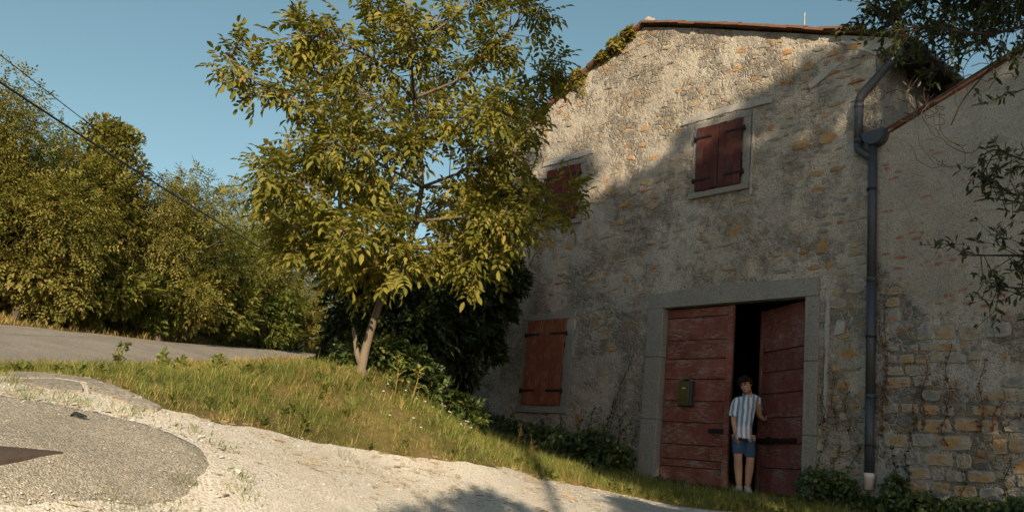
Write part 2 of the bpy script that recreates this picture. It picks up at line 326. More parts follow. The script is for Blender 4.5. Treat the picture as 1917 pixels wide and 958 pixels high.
def shirt():
    t = NT('striped_shirt'); p = t.obj(); s = t.n('SeparateXYZ', {0: p}); d = t.noise(p, 5, 3)
    w = t.math('ADD', s.outputs[0], t.math('MULTIPLY', d, .055)); w = t.math('ADD', w, t.math('MULTIPLY', s.outputs[2], -.06))
    q = t.math('SINE', t.math('MULTIPLY', w, 2*math.pi/.062)); f = t.ramp(q, [(.0, 0), (.45, 0), (.60, 1)], 'LINEAR')
    q2 = t.math('ADD', t.math('MULTIPLY', q, .5), .5); f = t.ramp(q2, [(.30, 0), (.70, 1)])
    low = t.ramp(s.outputs[2], [(.95, 1), (1.25, 0)]); a = t.mix(low, (.66, .69, .74), (.78, .75, .77)); b = t.mix(low, (.16, .26, .38), (.36, .37, .44))
    c = t.mix(f, a, b); return t.done(t.bsdf(c, .85, t.bump(t.noise(t.mapping(p, (1, 1, .5)), 16, 4), .8, .03), spec=.15))
M['shirt'] = shirt()
def ground_mat():
    t = NT('dry_grassy_soil'); p = t.pos(); n = t.noise(p, 2.2, 6, .65); n2 = t.noise(p, 24, 5, .7); n3 = t.noise(p, .5, 3)
    c = t.mix(t.ramp(n, [(.38, 0), (.62, 1)]), (.10, .095, .03), (.21, .155, .07)); c = t.mix(t.ramp(n3, [(.45, 0), (.65, .6)]), c, (.09, .09, .025))
    c = t.mix(.7, c, t.ramp(n2, [(.3, (.45, .45, .45)), (.7, (1.35, 1.3, 1.2))]), 'MULTIPLY'); return t.done(t.bsdf(c, .97, t.bump(n2, .9, .03), spec=.08))
M['ground'] = ground_mat()
def gravel_mat():
    t = NT('pale_gravel'); p = t.pos(); v = t.n('TexVoronoi', {'Vector': p, 'Scale': 60.0}); n = t.noise(p, 1.6, 5, .65); f = t.noise(p, 90, 3)
    c = t.mix(t.n('SeparateColor', {0: v.outputs['Color']}).outputs[0], (.53, .49, .425), (.69, .65, .585)); c = t.mix(t.ramp(n, [(.48, 0), (.72, .6)]), c, (.46, .38, .28))
    c = t.mix(t.ramp(v.outputs['Distance'], [(.35, 0), (.85, .5)]), c, (.30, .25, .18)); c = t.mix(.4, c, t.ramp(f, [(.3, (.7, .7, .7)), (.7, (1.15, 1.15, 1.15))]), 'MULTIPLY')
    h = t.math('SUBTRACT', t.math('MULTIPLY', f, .3), v.outputs['Distance']); return t.done(t.bsdf(c, .95, t.bump(h, .7, .009), spec=.12))
M['gravel'] = gravel_mat()
def pebble_mat():
    t = NT('limestone_pebble'); r = t.rand(); p = t.pos(); c = t.ramp(r, [(0, (0.470, 0.423, 0.348)), (.3, (0.583, 0.545, 0.479)), (.7, (0.677, 0.639, 0.573)), (.95, (0.733, 0.705, 0.658)), (1, (0.338, 0.226, 0.135))])
    n = t.noise(p, 60, 4); c = t.mix(.5, c, t.ramp(n, [(.3, (.7, .69, .66)), (.7, (1.15, 1.15, 1.15))]), 'MULTIPLY'); return t.done(t.bsdf(c, .92, t.bump(n, .4, .006), spec=.15))
M['pebble'] = pebble_mat()
def asphalt_mat(name, lo, hi, sc=120, crack=False):
    t = NT(name); p = t.pos(); v = t.n('TexVoronoi', {'Vector': p, 'Scale': float(sc)}); g = t.n('SeparateColor', {0: v.outputs['Color']}).outputs[0]; n = t.noise(p, 1.1, 6, .6); n2 = t.noise(p, 35, 5, .7)
    c = t.mix(t.ramp(g, [(.2, 0), (.9, 1)]), lo, hi); c = t.mix(.6, c, t.ramp(n, [(.3, (.72, .72, .73)), (.7, (1.25, 1.22, 1.16))]), 'MULTIPLY'); c = t.mix(.6, c, t.ramp(n2, [(.3, (.7, .7, .7)), (.7, (1.25, 1.25, 1.25))]), 'MULTIPLY')
    h = t.math('ADD', t.math('MULTIPLY', v.outputs['Distance'], -.6), n2); return t.done(t.bsdf(c, .9, t.bump(h, .8, .012), spec=.2))
M['asphalt'] = asphalt_mat('worn_asphalt', (0.231, 0.209, 0.171), (0.418, 0.380, 0.314), 95)
M['road'] = asphalt_mat('road_asphalt', (0.216, 0.194, 0.167), (0.324, 0.292, 0.254), 60)
M['concrete'] = asphalt_mat('cracked_slab', (.22, .20, .165), (.36, .325, .27), 50)

# ------------------------------------------------------------------ terrain
CP = np.array([(-2.4,4.61,-.47),(-1.85,5.29,-.45),(-1.1,6.2,-.42),(.42,7.99,-.36),(2.33,10.24,-.28),(-2.43,6.57,.12),(-1.79,7.18,.06),(-1.05,8.13,.01),(.5,9.99,-.09),(2.39,11.35,-.27),(-1.85,5.92,-.19),(-2.42,5.16,-.22),(-2.63,6.16,.02),(-3.99,7.62,.33),(-2.54,6.63,.15),(-4.86,8.74,.36),(-4.02,9.16,.49),(-3.05,9.52,.60),(-1.42,9.29,.8),(-1.68,8.54,.45),(-.44,9.89,.36),(-6.32,11.36,.59),(-9.37,16.53,1.6),(-6.04,15.89,1.15),(-8.08,21.0,2.03),(-5.81,24.32,2.25),(-7.1,28.12,2.85),(-6.59,32.33,3.3),(-10.39,18.25,1.97),(-2.46,5.47,-.16),(-3.96,12.38,.62),(-4.62,10.53,.40),(-3.09,13.66,.74),(-.98,18.92,1.0),(5.13,24.09,1.3),(-.2,18.01,.8),(5.9,23.18,1.1),(.77,16.86,.58),(6.87,22.04,.88),(1.74,15.72,.33),(7.84,20.89,.63),(2.55,14.76,.06),(8.65,19.94,.36),(3.68,13.43,-.05),(9.78,18.6,.25),(4.52,12.44,-.06),(10.62,17.61,.24),(5.62,11.14,-.12),(11.72,16.32,.18),(7.56,8.85,-.2),(13.66,14.03,.1),(0,0,-.62),(-4,0,-.5),(5,0,-.7),(10,8,-.5),(0,-10,-.9),(-15,-8,-.2),(12,-8,-1),(-22,10,1.2),(-30,30,4.5),(-8,45,5.2),(10,45,3.5),(30,25,.8),(25,5,-.6),(-40,0,1.5),(0,-40,-2),(40,-30,-2)], float)
def _k(d): return np.where(d > 0, d*d*np.log(d+1e-9), 0)
_n = len(CP); _K = _k(np.hypot(CP[:, None, 0]-CP[None, :, 0], CP[:, None, 1]-CP[None, :, 1]))+.02*np.eye(_n); _P = np.c_[np.ones(_n), CP[:, :2]]
_W = np.linalg.solve(np.block([[_K, _P], [_P.T, np.zeros((3, 3))]]), np.r_[CP[:, 2], 0, 0, 0])
def HT(x, y):
    x = np.asarray(x, float); y = np.asarray(y, float); xc = np.clip(x, -45, 45); yc = np.clip(y, -45, 55); z = np.full(x.shape, _W[-3]) + _W[-2]*xc + _W[-1]*yc
    for i in range(_n): z = z + _W[i]*_k(np.hypot(xc-CP[i, 0], yc-CP[i, 1]))
    far = np.clip(np.hypot(x, y-10)/60-.6, 0, 1); z = z*(1-far) + far*1.5
    return z + .018*fbm(x, y, 1.3, 3, 5)
def hz(x, y): return float(HT(np.array([x]), np.array([y]))[0])
def axis(lo, hi, step, far, g=1.25):
    a = list(np.arange(lo, hi+1e-6, step)); s = step; e = hi
    while e < far: s *= g; e += s; a.append(e)
    s = step; e = lo
    while e > -far: s *= g; e -= s; a.insert(0, e)
    return np.array(a)
def grid_mesh(name, X, Y, Z, smooth=True):
    r, c = X.shape; idx = np.arange(r*c).reshape(r, c)
    Fc = np.stack([idx[:-1, :-1], idx[:-1, 1:], idx[1:, 1:], idx[1:, :-1]], -1).reshape(-1, 4)
    return mesh_np(name, np.stack([X, Y, Z], -1).reshape(-1, 3), Fc, smooth)
ax = axis(-12, 8, .14, 900); ay = axis(3, 34, .16, 900); GX, GY = np.meshgrid(ax, ay)
tag(link('ground', grid_mesh('ground', GX, GY, HT(GX, GY)), M['ground']), kind='structure')
GRV = [(-9.5,7.4),(-7,7.2),(-5,7.3),(-4.2,7.75),(-3.4,7.45),(-2.9,6.95),(-2.43,6.62),(-2.1,6.80),(-1.79,7.2),(-1.45,7.66),(-1.05,8.1),(-.7,8.29),(-.34,8.54),(.04,8.9),(.5,9.9),(1.01,10.7),(1.58,11.25),(2.03,11.45),(2.45,11.35),(2.9,11.0),(3.6,10.4),(4.8,9.3),(6.2,7.6),(8.5,5.0)]
ROADN = [(-14,-12),(-11,-3),(-9,3),(-7.3,8),(-6.4,11.3),(-6.15,12.4),(-6.0,13.6),(-6.02,15.9),(-6.05,18.9),(-5.98,22.8),(-5.75,26.0),(-5.1,30),(-3.6,35),(-1,41),(6,50)]
ROADF = [(-19,-10),(-16.5,-2),(-14.2,4),(-12.2,9),(-11,12.8),(-10.2,14.8),(-9.4,16.55),(-8.75,18.2),(-8.3,20),(-8.0,21.8),(-7.6,24),(-7.15,28.1),(-6.5,31.5),(-5,37),(-1,46)]
def strip(name, A, B, n, k, dz, mat, skirt=0.0, crown=0.0, jit=0.0):
    P = resample(A, n); Q = resample(B, n); t = np.linspace(0, 1, k)[None, :]
    X = P[:, 0:1]*(1-t)+Q[:, 0:1]*t; Y = P[:, 1:2]*(1-t)+Q[:, 1:2]*t
    if jit:
        s = np.arange(n)*.35; X[:, 0] += jit*fbm(s, s*0+1.5, 1, 4, 3); Y[:, 0] += jit*fbm(s, s*0+7.5, 1, 4, 4)
    Z = HT(X, Y)+dz+crown*np.sin(math.pi*t)
    if skirt: Z[:, 0] -= skirt; Z[:, -1] -= skirt
    return tag(link(name, grid_mesh(name, X, Y, Z), mat), kind='structure')
strip('road', ROADN, ROADF, 160, 14, .02, M['road'], .05, .05, .25)
GLOW = [(-9.5,1),(-7,.8),(-5,.6),(-4,.5),(-3.3,.4),(-2.9,.4),(-2.4,.4),(-2,.3),(-1.6,.3),(-1.2,.2),(-.8,.2),(-.2,.2),(.5,.2),(1.3,.2),(2,.2),(2.8,.2),(3.6,.2),(4.8,.2),(6.2,.2),(8.5,.2)]
strip('gravel_drive', GRV, GLOW, 220, 90, .014, M['gravel'], .0, 0, .10)
ASP_R = [(-6.5,6.15),(-4.2,6.0),(-2.95,6.12),(-2.5,6.3),(-2.17,6.26),(-1.92,6.13),(-1.77,5.95),(-1.74,5.7),(-1.78,5.45),(-1.87,5.2),(-2.1,4.92),(-2.45,4.6),(-3.0,4.2),(-4.0,3.8)]
ASP_L = [(-7.5,6.0),(-7.5,3.6)]
def asphalt():
    P = resample(ASP_R, 150); Q = resample(ASP_L, 150); s = np.arange(150)*.3; P[:, 0] += .08*fbm(s, s*0+2.5, 1, 5, 9); P[:, 1] += .08*fbm(s, s*0+5.5, 1, 5, 10)
    t = np.r_[0, .012, .04, np.linspace(.1, 1, 30)][None, :]; X = P[:, :1]*(1-t)+Q[:, :1]*t; Y = P[:, 1:]*(1-t)+Q[:, 1:]*t
    Z = HT(X, Y)+.034+.010*fbm(X, Y, 3, 4, 2); Z[:, 0] -= .05; Z[:, 1] -= .016
    tag(link('asphalt_apron', grid_mesh('asphalt_apron', X, Y, Z), M['asphalt']), kind='structure')
    return P, Q
ASPH = asphalt()
APOLY = [tuple(p) for p in ASPH[0]] + [tuple(p) for p in ASPH[1][::-1]]

# cracked slab of old concrete: separate pieces with open cracks
SLAB = [[(-4.12,7.66),(-3.75,7.58),(-3.42,7.42),(-3.12,7.2),(-3.2,7.02),(-3.55,7.05),(-3.85,6.95)],[(-3.11,7.18),(-2.86,6.95),(-2.66,6.80),(-2.82,6.62),(-3.02,6.66),(-3.19,7.0)],[(-3.56,7.03),(-3.22,6.99),(-3.05,6.66),(-3.2,6.50),(-3.45,6.62),(-3.72,6.86)],[(-2.64,6.78),(-2.44,6.64),(-2.42,6.52),(-2.56,6.44),(-2.80,6.60)]]
slab = empty('concrete_slab', (-3.2, 7.0, hz(-3.2, 7.0))); tag(slab, kind='structure')
for poly in SLAB:
    b = MB(); c = np.mean(poly, 0); P = []
    for i in range(len(poly)):
        a = np.array(poly[i]); e = np.array(poly[(i+1) % len(poly)])
        for s in (0, .33, .66): q = a*(1-s)+e*s; q = q + rng.normal(0, .008, 2) + (c-q)/np.linalg.norm(c-q)*.012; P.append(q)
    V = []; n = len(P); rings = [(1.0, -.05), (1.0, .022), (.97, .034), (.5, .040)]
    for sc, dz in rings:
        for q in P: w = c+(q-c)*sc; V.append((w[0]+3.2, w[1]-7.0, hz(w[0], w[1])+dz-slab.location.z+.008*float(fbm(w[0], w[1], 5, 2, 1))))
    V.append((c[0]+3.2, c[1]-7.0, hz(*c)+.042-slab.location.z)); Fc = []
    for r in range(3):
        for i in range(n): j = (i+1) % n; Fc.append((r*n+i, r*n+j, (r+1)*n+j, (r+1)*n+i))
    for i in range(n): Fc.append((3*n+i, 3*n+(i+1) % n, 4*n))
    b.add(V, Fc).build('slab_piece', M['concrete'], slab)
SPOLY = [(-4.15,7.7),(-3.4,7.5),(-2.85,7.0),(-2.4,6.65),(-2.5,6.4),(-2.9,6.45),(-3.2,6.45),(-3.9,6.9)]

# rusty plate let into the asphalt
a = [(-2.42,5.18),(-2.80,4.58),(-3.42,4.28),(-3.04,4.88)]
pl = MB(); V = [(x, y, hz(x, y)+dz) for dz in (.0, .050) for x, y in a]; pl.add(V, [(4,5,6,7),(0,1,5,4),(1,2,6,5),(2,3,7,6),(3,0,4,7)])
o = pl.build('rusty_plate', M['rust']); tag(o, 'rusty brown steel plate let into the asphalt at the lower left', 'metal plate')
b = MB(); x, y = -2.74, 5.97; z = hz(x, y)+.048
b.tube([(x-.05,y+.01,z),(x-.02,y,z+.018),(x+.02,y-.01,z+.012),(x+.06,y,z+.004)], [(.010,.007),(.020,.012),(.018,.011),(.008,.006)], 7)
tag(b.build('rubber_scrap', M['rubber']), 'small black scrap of rubber lying on the asphalt edge', 'scrap')

# ------------------------------------------------------------------ stone house (local x along the front, y into the house, z up from eye level)
HO = (3.681, 13.429, 0.0); HRZ = -R_(90-40.3)
_c, _s = math.cos(HRZ), math.sin(HRZ)
def hw(u, d, z): return np.array([HO[0]+u*_c-d*_s, HO[1]+u*_s+d*_c, z])      # house local to world
house = tag(empty('stone_house', HO, HRZ), 'tall old stone house with gabled front, closed shutters and big red double door', 'house')
ROOF = [(-7.55,5.80),(-7.2,6.05),(-6.38,6.60),(-5.43,7.17),(-3.94,7.90),(-2.52,8.45),(-.94,7.89),(.66,7.29),(1.75,6.87),(2.33,6.63),(2.58,6.52)]
def rtop(u): return np.interp(u, [p[0] for p in ROOF], [p[1] for p in ROOF])
D0, D1, DT = -1.58, 1.05, 2.86
def relief(u, z):
    r = .024*fbm(u, z, 1.1, 3, 21) + .026*fbm(u*.8, z*1.2, 5, 4, 22) + .022*np.abs(fbm(u*.8, z*1.3, 9, 3, 23))
    e = np.minimum(np.maximum(np.maximum(D0-.36-u, u-(D1+.24)), z-(DT+.27)), .12)/.12
    return -r*np.clip(e, .15, 1)
def facade():
    us = np.unique(np.round(np.r_[np.arange(-7.2, 2.1, .047), D0, D1, 2.1], 4)); zl = np.unique(np.round(np.r_[np.arange(-1.0, 6.0, .047), DT, 6.0], 4))
    nu = len(us); Ug, Zg = np.meshgrid(us, zl); k = np.linspace(0, 1, 46)[1:, None]; top = rtop(us)[None, :]-.05
    Ug = np.vstack([Ug, np.repeat(us[None], 45, 0)]); Zg = np.vstack([Zg, 6.0+k*(top-6.0)])
    Y = relief(Ug, Zg); r, c = Ug.shape; idx = np.arange(r*c).reshape(r, c); Fc = np.stack([idx[:-1, :-1], idx[:-1, 1:], idx[1:, 1:], idx[1:, :-1]], -1)
    uc = (us[:-1]+us[1:])/2; zc = Zg[:-1, 0]; keep = ~((uc[None, :] > D0) & (uc[None, :] < D1) & ((Zg[:-1, :-1]+Zg[1:, :-1])/2 < DT))
    return mesh_np('wall', np.stack([Ug, Y, Zg], -1).reshape(-1, 3), Fc[keep], True)
link('wall', facade(), M['mortar'], house)
def side_wall(u, sgn, d1=9.0):
    ds = np.arange(0, d1+.01, .12); zs = np.linspace(-1, float(rtop(u)), 60); Dg, Zg = np.meshgrid(ds, zs); X = u+sgn*(.02*fbm(Dg, Zg, 1.3, 4, 31)+.012*fbm(Dg, Zg, 6, 3, 33)); X[:, 0] = u
    return grid_mesh('wall', X, Dg, Zg)
link('side_wall', side_wall(2.1, 1), M['mortar'], house); link('side_wall', side_wall(-7.2, -1), M['mortar'], house)
b = MB(); b.add([(-7.2, 9, -1), (2.1, 9, -1), (2.1, 9, 6.7), (-2.52, 9, 8.4), (-7.2, 9, 6.0)], [(0, 1, 2, 3, 4)]); b.build('back_wall', M['mortar'], house)
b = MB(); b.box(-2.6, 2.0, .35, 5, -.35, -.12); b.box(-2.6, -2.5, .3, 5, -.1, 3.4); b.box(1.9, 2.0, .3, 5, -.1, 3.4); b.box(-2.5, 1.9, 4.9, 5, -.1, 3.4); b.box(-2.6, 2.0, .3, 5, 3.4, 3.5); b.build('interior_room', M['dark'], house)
# roof slopes with barrel-tile corrugation
def slope(pts, name):
    ds = np.linspace(-.06, 9.1, 184); P = resample(pts, 26); Dg, Ig = np.meshgrid(ds, np.arange(26)); X = P[Ig, 0]; Z = P[Ig, 1]+.035*np.abs(np.sin(Dg*math.pi/.21))-.01
    me = grid_mesh(name, X, Dg, Z); o = link(name, me, M['tile'], house); md = o.modifiers.new('s', 'SOLIDIFY'); md.thickness = .05; md.offset = -1; return o
rl = slope(ROOF[:6], 'roof_slope'); rr = slope(ROOF[5:], 'roof_slope')
def half_tile():
    b = MB(); V = []; n = 6
    for i, (x, r) in enumerate(((0, .075), (.42, .092))):
        for rr_ in (r, r-.014):
            for k in range(n+1): a = math.pi*k/n; V.append((x, math.cos(a)*rr_, math.sin(a)*rr_*.8))
    Fc = []; m_ = n+1
    for k in range(n): Fc += [(k, k+1, 2*m_+k+1, 2*m_+k), (m_+k, 3*m_+k, 3*m_+k+1, m_+k+1), (k, m_+k, m_+k+1, k+1), (2*m_+k, 2*m_+k+1, 3*m_+k+1, 3*m_+k)]
    b.add(V, Fc); me = bpy.data.meshes.new('verge_tile'); me.from_pydata(b.v, [], b.f); me.materials.append(M['tile']); return me
HTILE = half_tile()
def verge(pts, parent):
    P = resample(pts, 200); s = np.r_[0, np.cumsum(np.hypot(*np.diff(P, axis=0).T))]; d = 0.0
    while d < s[-1]-.2:
        x0 = np.interp(d, s, P[:, 0]); z0 = np.interp(d, s, P[:, 1]); x1 = np.interp(d+.3, s, P[:, 0]); z1 = np.interp(d+.3, s, P[:, 1])
        o = link('roof_tile', HTILE, None, parent); o.location = (x0, -.05+rng.normal(0, .012), z0+.005+rng.normal(0, .006)); o.rotation_euler = (rng.normal(0, .04), -math.atan2(z1-z0, x1-x0)+rng.normal(0, .03), rng.normal(0, .03)); d += .33
verge(ROOF[5:], rr); verge(ROOF[:6][::-1], rl)
b = MB(); b.tube([(-2.62,-.02,8.44),(-2.50,.1,8.56),(-2.42,.3,8.50),(-2.40,.6,8.5)], [.07,.10,.09,.06], 8); b.tube([(-2.5,.0,8.5),(-2.28,.03,8.47)], [.06,.05], 7); b.build('ridge_cap', M['stone'], house, True)
# right eave: rafters, soffit boards, gutter, plaster corner
eave = empty('eave', (0, 0, 0), 0, house)
for i in range(9): b = MB(); b.box(2.1, 2.52, .25+i*.72, .37+i*.72, 6.42, 6.52); b.build('rafter', M['darkwood'], eave)
for i in range(4): b = MB(); b.box(2.105+i*.11, 2.208+i*.11, .02, 7, 6.525-.0*i, 6.54); b.build('soffit_board', M['darkwood'], eave)
b = MB(); V = []; n = 8
for y in (-.05, 7.0):
    for k in range(n+1): a = math.pi+math.pi*k/n; V.append((2.62+.075*math.cos(a), y, 6.50+.075*math.sin(a)))
    for k in range(n+1): a = 2*math.pi-math.pi*k/n; V.append((2.62+.066*math.cos(a), y, 6.50+.066*math.sin(a)))
m_ = 2*(n+1); Fc = [(k, (k+1) % m_, m_+(k+1) % m_, m_+k) for k in range(m_)]+[tuple(range(m_-1, -1, -1))]; b.add(V, Fc); b.build('gutter', M['pipe'], house)
b = MB(); V = [(1.55,-.03,6.78),(2.1,-.03,6.40),(2.40,-.03,6.50),(2.44,-.03,6.57),(1.55,-.03,6.90)]; V += [(x, .22, z) for x, y, z in V]; b.add(V, [(4,3,2,1,0),(5,6,7,8,9)]+[(i, (i+1) % 5, 5+(i+1) % 5, 5+i) for i in range(5)]); b.build('eave_corner', M['whiteplaster'], house)
# downpipe
dp = empty('downpipe', (0, 0, 0), 0, house)
def seg(name, pts, r=.062, mat='pipe', par=dp): b = MB(); b.tube(pts, r, 14); return b.build(name, M[mat], par, True)
PY = -.10
seg('pipe_bend', [(2.46,.02,6.40),(2.40,-.04,6.28),(2.30,-.09,6.14),(1.96,PY,5.82),(1.90,PY,5.74),(1.89,PY,5.66)])
seg('pipe_length', [(1.89,PY,5.66),(1.88,PY,5.04)]); seg('pipe_bend', [(1.88,PY,5.04),(1.885,PY,4.95),(1.93,PY,4.90),(2.07,PY,4.78)])
seg('pipe_length', [(2.10,PY,5.0),(2.095,PY,3.0)]); seg('pipe_length', [(2.094,PY,3.0),(2.085,PY,1.4)]); seg('pipe_length', [(2.085,PY,1.4),(2.08,PY,.40)]); seg('white_outlet', [(2.08,PY,.40),(2.08,PY,.335),(2.08,PY,.33),(2.08,PY,.19)], [.07,.07,.064,.064], 'white')
for z in (5.62, 5.08, 3.0, 1.4): u = 1.89 if z > 5 else 2.094; seg('collar', [(u, PY, z-.03), (u, PY, z+.03)], .069)
for z in (4.3, 2.2, .75): b = MB(); b.tube([(2.09,PY,z-.015),(2.09,PY,z+.015)], .072, 14); b.box(2.08, 2.11, PY+.05, .03, z-.015, z+.015); b.build('bracket', M['iron'], dp)
b = MB(); V = []; n = 10
for y in (PY-.10, PY+.09):
    V += [(1.98, y, 5.14), (2.30, y, 5.17)]+[(2.14+.16*math.cos(a), y, 5.10+.15*math.sin(a)) for a in np.linspace(0, -math.pi, n)]
m_ = n+2; b.add(V, [tuple(range(m_)), tuple(range(2*m_-1, m_-1, -1))]+[(k, m_+k, m_+(k+1) % m_, (k+1) % m_) for k in range(m_)]); b.build('hopper_head', M['pipe'], dp)
# door surround
fr = empty('door_frame', (0, 0, 0), 0, house)
b = MB(); b.add([(-1.92,-.035,2.86),(1.27,-.035,2.86),(1.27,-.035,3.13),(-.2,-.035,3.16),(-1.25,-.035,3.14),(-1.92,-.035,3.09),(-1.92,.13,2.86),(1.27,.13,2.86),(1.27,.13,3.13),(-.2,.13,3.16),(-1.25,.13,3.14),(-1.92,.13,3.09)], [(0,1,2,3,4,5),(11,10,9,8,7,6)]+[(i, 6+i, 6+(i+1) % 6, (i+1) % 6) for i in range(6)]); b.build('lintel', M['frame'], fr)
for (a0, a1, zz) in ((-1.92, D0, [(-.6,1.0),(1.004,2.03),(2.034,2.858)]), (D1, 1.27, [(-.6,.85),(.854,1.9),(1.904,2.858)])):
    for z0, z1 in zz: b = MB(); b.box(a0, a1, -.032-rng.uniform(0, .006), .15, z0, z1, .012); b.build('jamb_stone', M['frame'], fr)
b = MB(); b.box(-1.6, 1.1, -.12, .45, -.25, -.035, .02); b.build('threshold', M['frame'], fr)
# door leaves
LZ = [.03,.28,.40,.63,.98,1.32,1.67,2.0,2.31,2.69,2.845]
def leaf(name, hinge, rz, sgn, zs, mat, w=1.30):
    L = empty(name, hinge, rz, house); x0, x1 = (0, w) if sgn > 0 else (-w, 0)
    b = MB(); b.box(x0+.005, x1-.005, .028, .055, .02, 2.845); b.build('backing', M['darkwood'], L)
    st = (x1-.10, x1) if sgn > 0 else (x0, x0+.06); pb = (x0, x1-.104) if sgn > 0 else (x0+.064, x1)
    for z0, z1 in zip(zs[:-1], zs[1:]):
        o = MB(); d = rng.uniform(-.006, .006); bm = o.box(pb[0], pb[1], d-.004, .027, z0+.006, z1-.006, .007); o.build('plank', mat, L)
    b = MB(); b.box(st[0], st[1], -.022, .027, .02, 2.85, .006); b.build('edge_stile', mat, L)
    return L
l1 = leaf('door_leaf', (-1.56, .10, 0), 0, 1, LZ, M['doorred'])
l2 = leaf('door_leaf', (1.045, .10, 0), -R_(26), -1, [.0,.38,.74,1.13,1.50,1.83,2.16,2.845], M['doorred2'])
b = MB(); b.box(-1.27, -.22, -.05, -.008, .76, .82, .006); b.box(-.95, -.82, -.07, -.05, .74, .84, .006); b.build('iron_bar', M['iron'], l2)
b = MB(); b.box(.93, 1.22, -.028, -.008, .83, .90, .005); b.tube([(1.05,-.03,.85),(1.05,-.07,.80),(1.15,-.07,.78),(1.17,-.03,.82)], .008, 6); b.build('latch', M['iron'], l1)
b = MB(); b.box(-.56, -.42, -.016, -.006, 2.30, 2.50, .003); b.box(-.76, -.62, -.014, -.006, 2.30, 2.48, .003); b.build('patch_board', M['doorred'], l2)
# mailbox hung on the left leaf
mb = tag(empty('mailbox', tuple(hw(-1.06, .085, 1.23)), HRZ), 'olive green metal mailbox with louvred front hung on the left door leaf', 'mailbox')
b = MB(); b.box(-.13, .13, -.10, 0, 0, .40, .006); b.build('case', M['mailside'], mb)
b = MB(); b.box(-.115, .095, -.116, -.102, .015, .385, .004); fd = b.build('front_door', M['mailbox'], mb)
for k in range(7): b = MB(); b.box(-.105, .085, -.124, -.1165, .035+k*.024, .048+k*.024, .002); b.build('louvre', M['mailbox'], mb)
b = MB(); b.box(-.035, .03, -.119, -.1165, .275, .292); b.build('name_card', M['white'], mb)
b = MB(); b.box(-.10, .08, -.121, -.1165, .325, .352, .002); b.build('letter_flap', M['mailbox'], mb)
pp = MB(); N_ = 9
for i in range(N_):
    for j in range(4): x = -.12+.25*i/(N_-1); pp.v.append((x, -.115+.04*j+.006*math.sin(i*2.1+j), .403+.012*math.sin(i*1.3+j*2)+.04*math.exp(-((x)/.08)**2)*(1-.2*j)))
pp.f += [(i*4+j, i*4+j+1, (i+1)*4+j+1, (i+1)*4+j) for i in range(N_-1) for j in range(3)]; o = pp.build('crumpled_paper', M['paper']); o.location = hw(-1.06, .085, 1.23); o.rotation_euler = (0, 0, HRZ); o.modifiers.new('s', 'SOLIDIFY').thickness = .004
tag(o, 'crumpled strip of old grey paper lying on the mailbox lid', 'paper')

# shuttered windows
def window(u0, u1, z0, z1, fm, mat, planks, fl=.1, fr_=.14, ft=.11, fb=.11):
    w = empty('window', (0, 0, 0), 0, house)
    for nm, x0, x1, a, c in (('frame_side', u0-fl, u0-.006, z0-.004, z1+.004), ('frame_side', u1+.006, u1+fr_, z0-.004, z1+.004), ('frame_head', u0-fl, u1+fr_, z1+.006, z1+ft), ('sill', u0-fl-.03, u1+fr_, z0-fb, z0-.006)):
        b = MB(); b.box(x0, x1, -.036 if nm != 'sill' else -.055, .05, a, c, .008); b.build(nm, fm, w)
    b = MB(); b.box(u0-.006, u1+.006, .0, .05, z0-.006, z1+.006); b.build('recess_board', M['darkwood'], w)
    mid = (u0+u1)/2
    for k, (a, c) in enumerate(((u0, mid-.005), (mid+.005, u1))):
        s = empty('shutter', (0, 0, 0), 0, house); n = planks; wd = (c-a)/n
        for i in range(n):
            b = MB(); x0 = a+wd*i; x1 = x0+wd; jz = rng.uniform(-.006, .006); b.box(x0+.0025, x1-.0025, -.075+rng.uniform(-.003, .003), -.045, z0+jz, z1+rng.uniform(-.008, .008), .004); b.build('plank', mat, s)
        b = MB(); b.box(a+.02, c-.02, -.044, -.036, z0+.03, z1-.03); b.build('ledge', M['darkwood'], s)
        for zh in (z0+(z1-z0)*.17, z0+(z1-z0)*.83):
            b = MB(); lo, hi = ((a-.055, a+(c-a)*.72) if k == 0 else (a+(c-a)*.28, c+.055)); b.box(lo, hi, -.090, -.079, zh-.019, zh+.019, .003)
            pu = a-.045 if k == 0 else c+.045; b.tube([(pu, -.07, zh-.045), (pu, -.07, zh+.045)], .015, 8); b.box(pu-.012, pu+.012, -.068, .0, zh-.03, zh+.0)
            b.build('strap_hinge', M['iron'], s)
    return w
window(-1.045, -.145, 4.815, 5.955, M['frame'], M['shutdark'], 3)
window(-4.78, -3.86, 4.78, 5.89, M['frame'], M['shutmid'], 3, .09, .13)
window(-4.91, -3.87, 1.18, 2.805, M['frame'], M['shutred'], 3, .13, .20, .13, .14)
def patch(name, poly, mat, d=-.034, t=.05):
    b = MB(); P = []; n = len(poly)
    for i in range(n):
        a, e = np.array(poly[i]), np.array(poly[(i+1) % n]); k = max(2, int(np.linalg.norm(e-a)/.07))
        for s in range(k): P.append(a*(1-s/k)+e*s/k+rng.normal(0, .006, 2))
    n = len(P); c = np.mean(P, 0); V = [(p[0], d+t, p[1]) for p in P]+[(p[0], d+.012, p[1]) for p in P]+[(c[0]+(p[0]-c[0])*.97, d, c[1]+(p[1]-c[1])*.90) for p in P]
    Fc = [tuple(2*n+i for i in range(n))]+[(r*n+i, r*n+(i+1) % n, (r+1)*n+(i+1) % n, (r+1)*n+i) for r in (0, 1) for i in range(n)]; b.add(V, Fc); return b.build(name, mat, house)
patch('plaster_band', [(-1.46,6.10),(-.6,6.12),(.36,6.10),(.39,6.22),(-.5,6.25),(-1.42,6.21)], M['whiteplaster'])
patch('plaster_band', [(-5.0,6.03),(-3.75,6.03),(-3.55,6.05),(-3.58,6.16),(-4.95,6.15)], M['whiteplaster'])
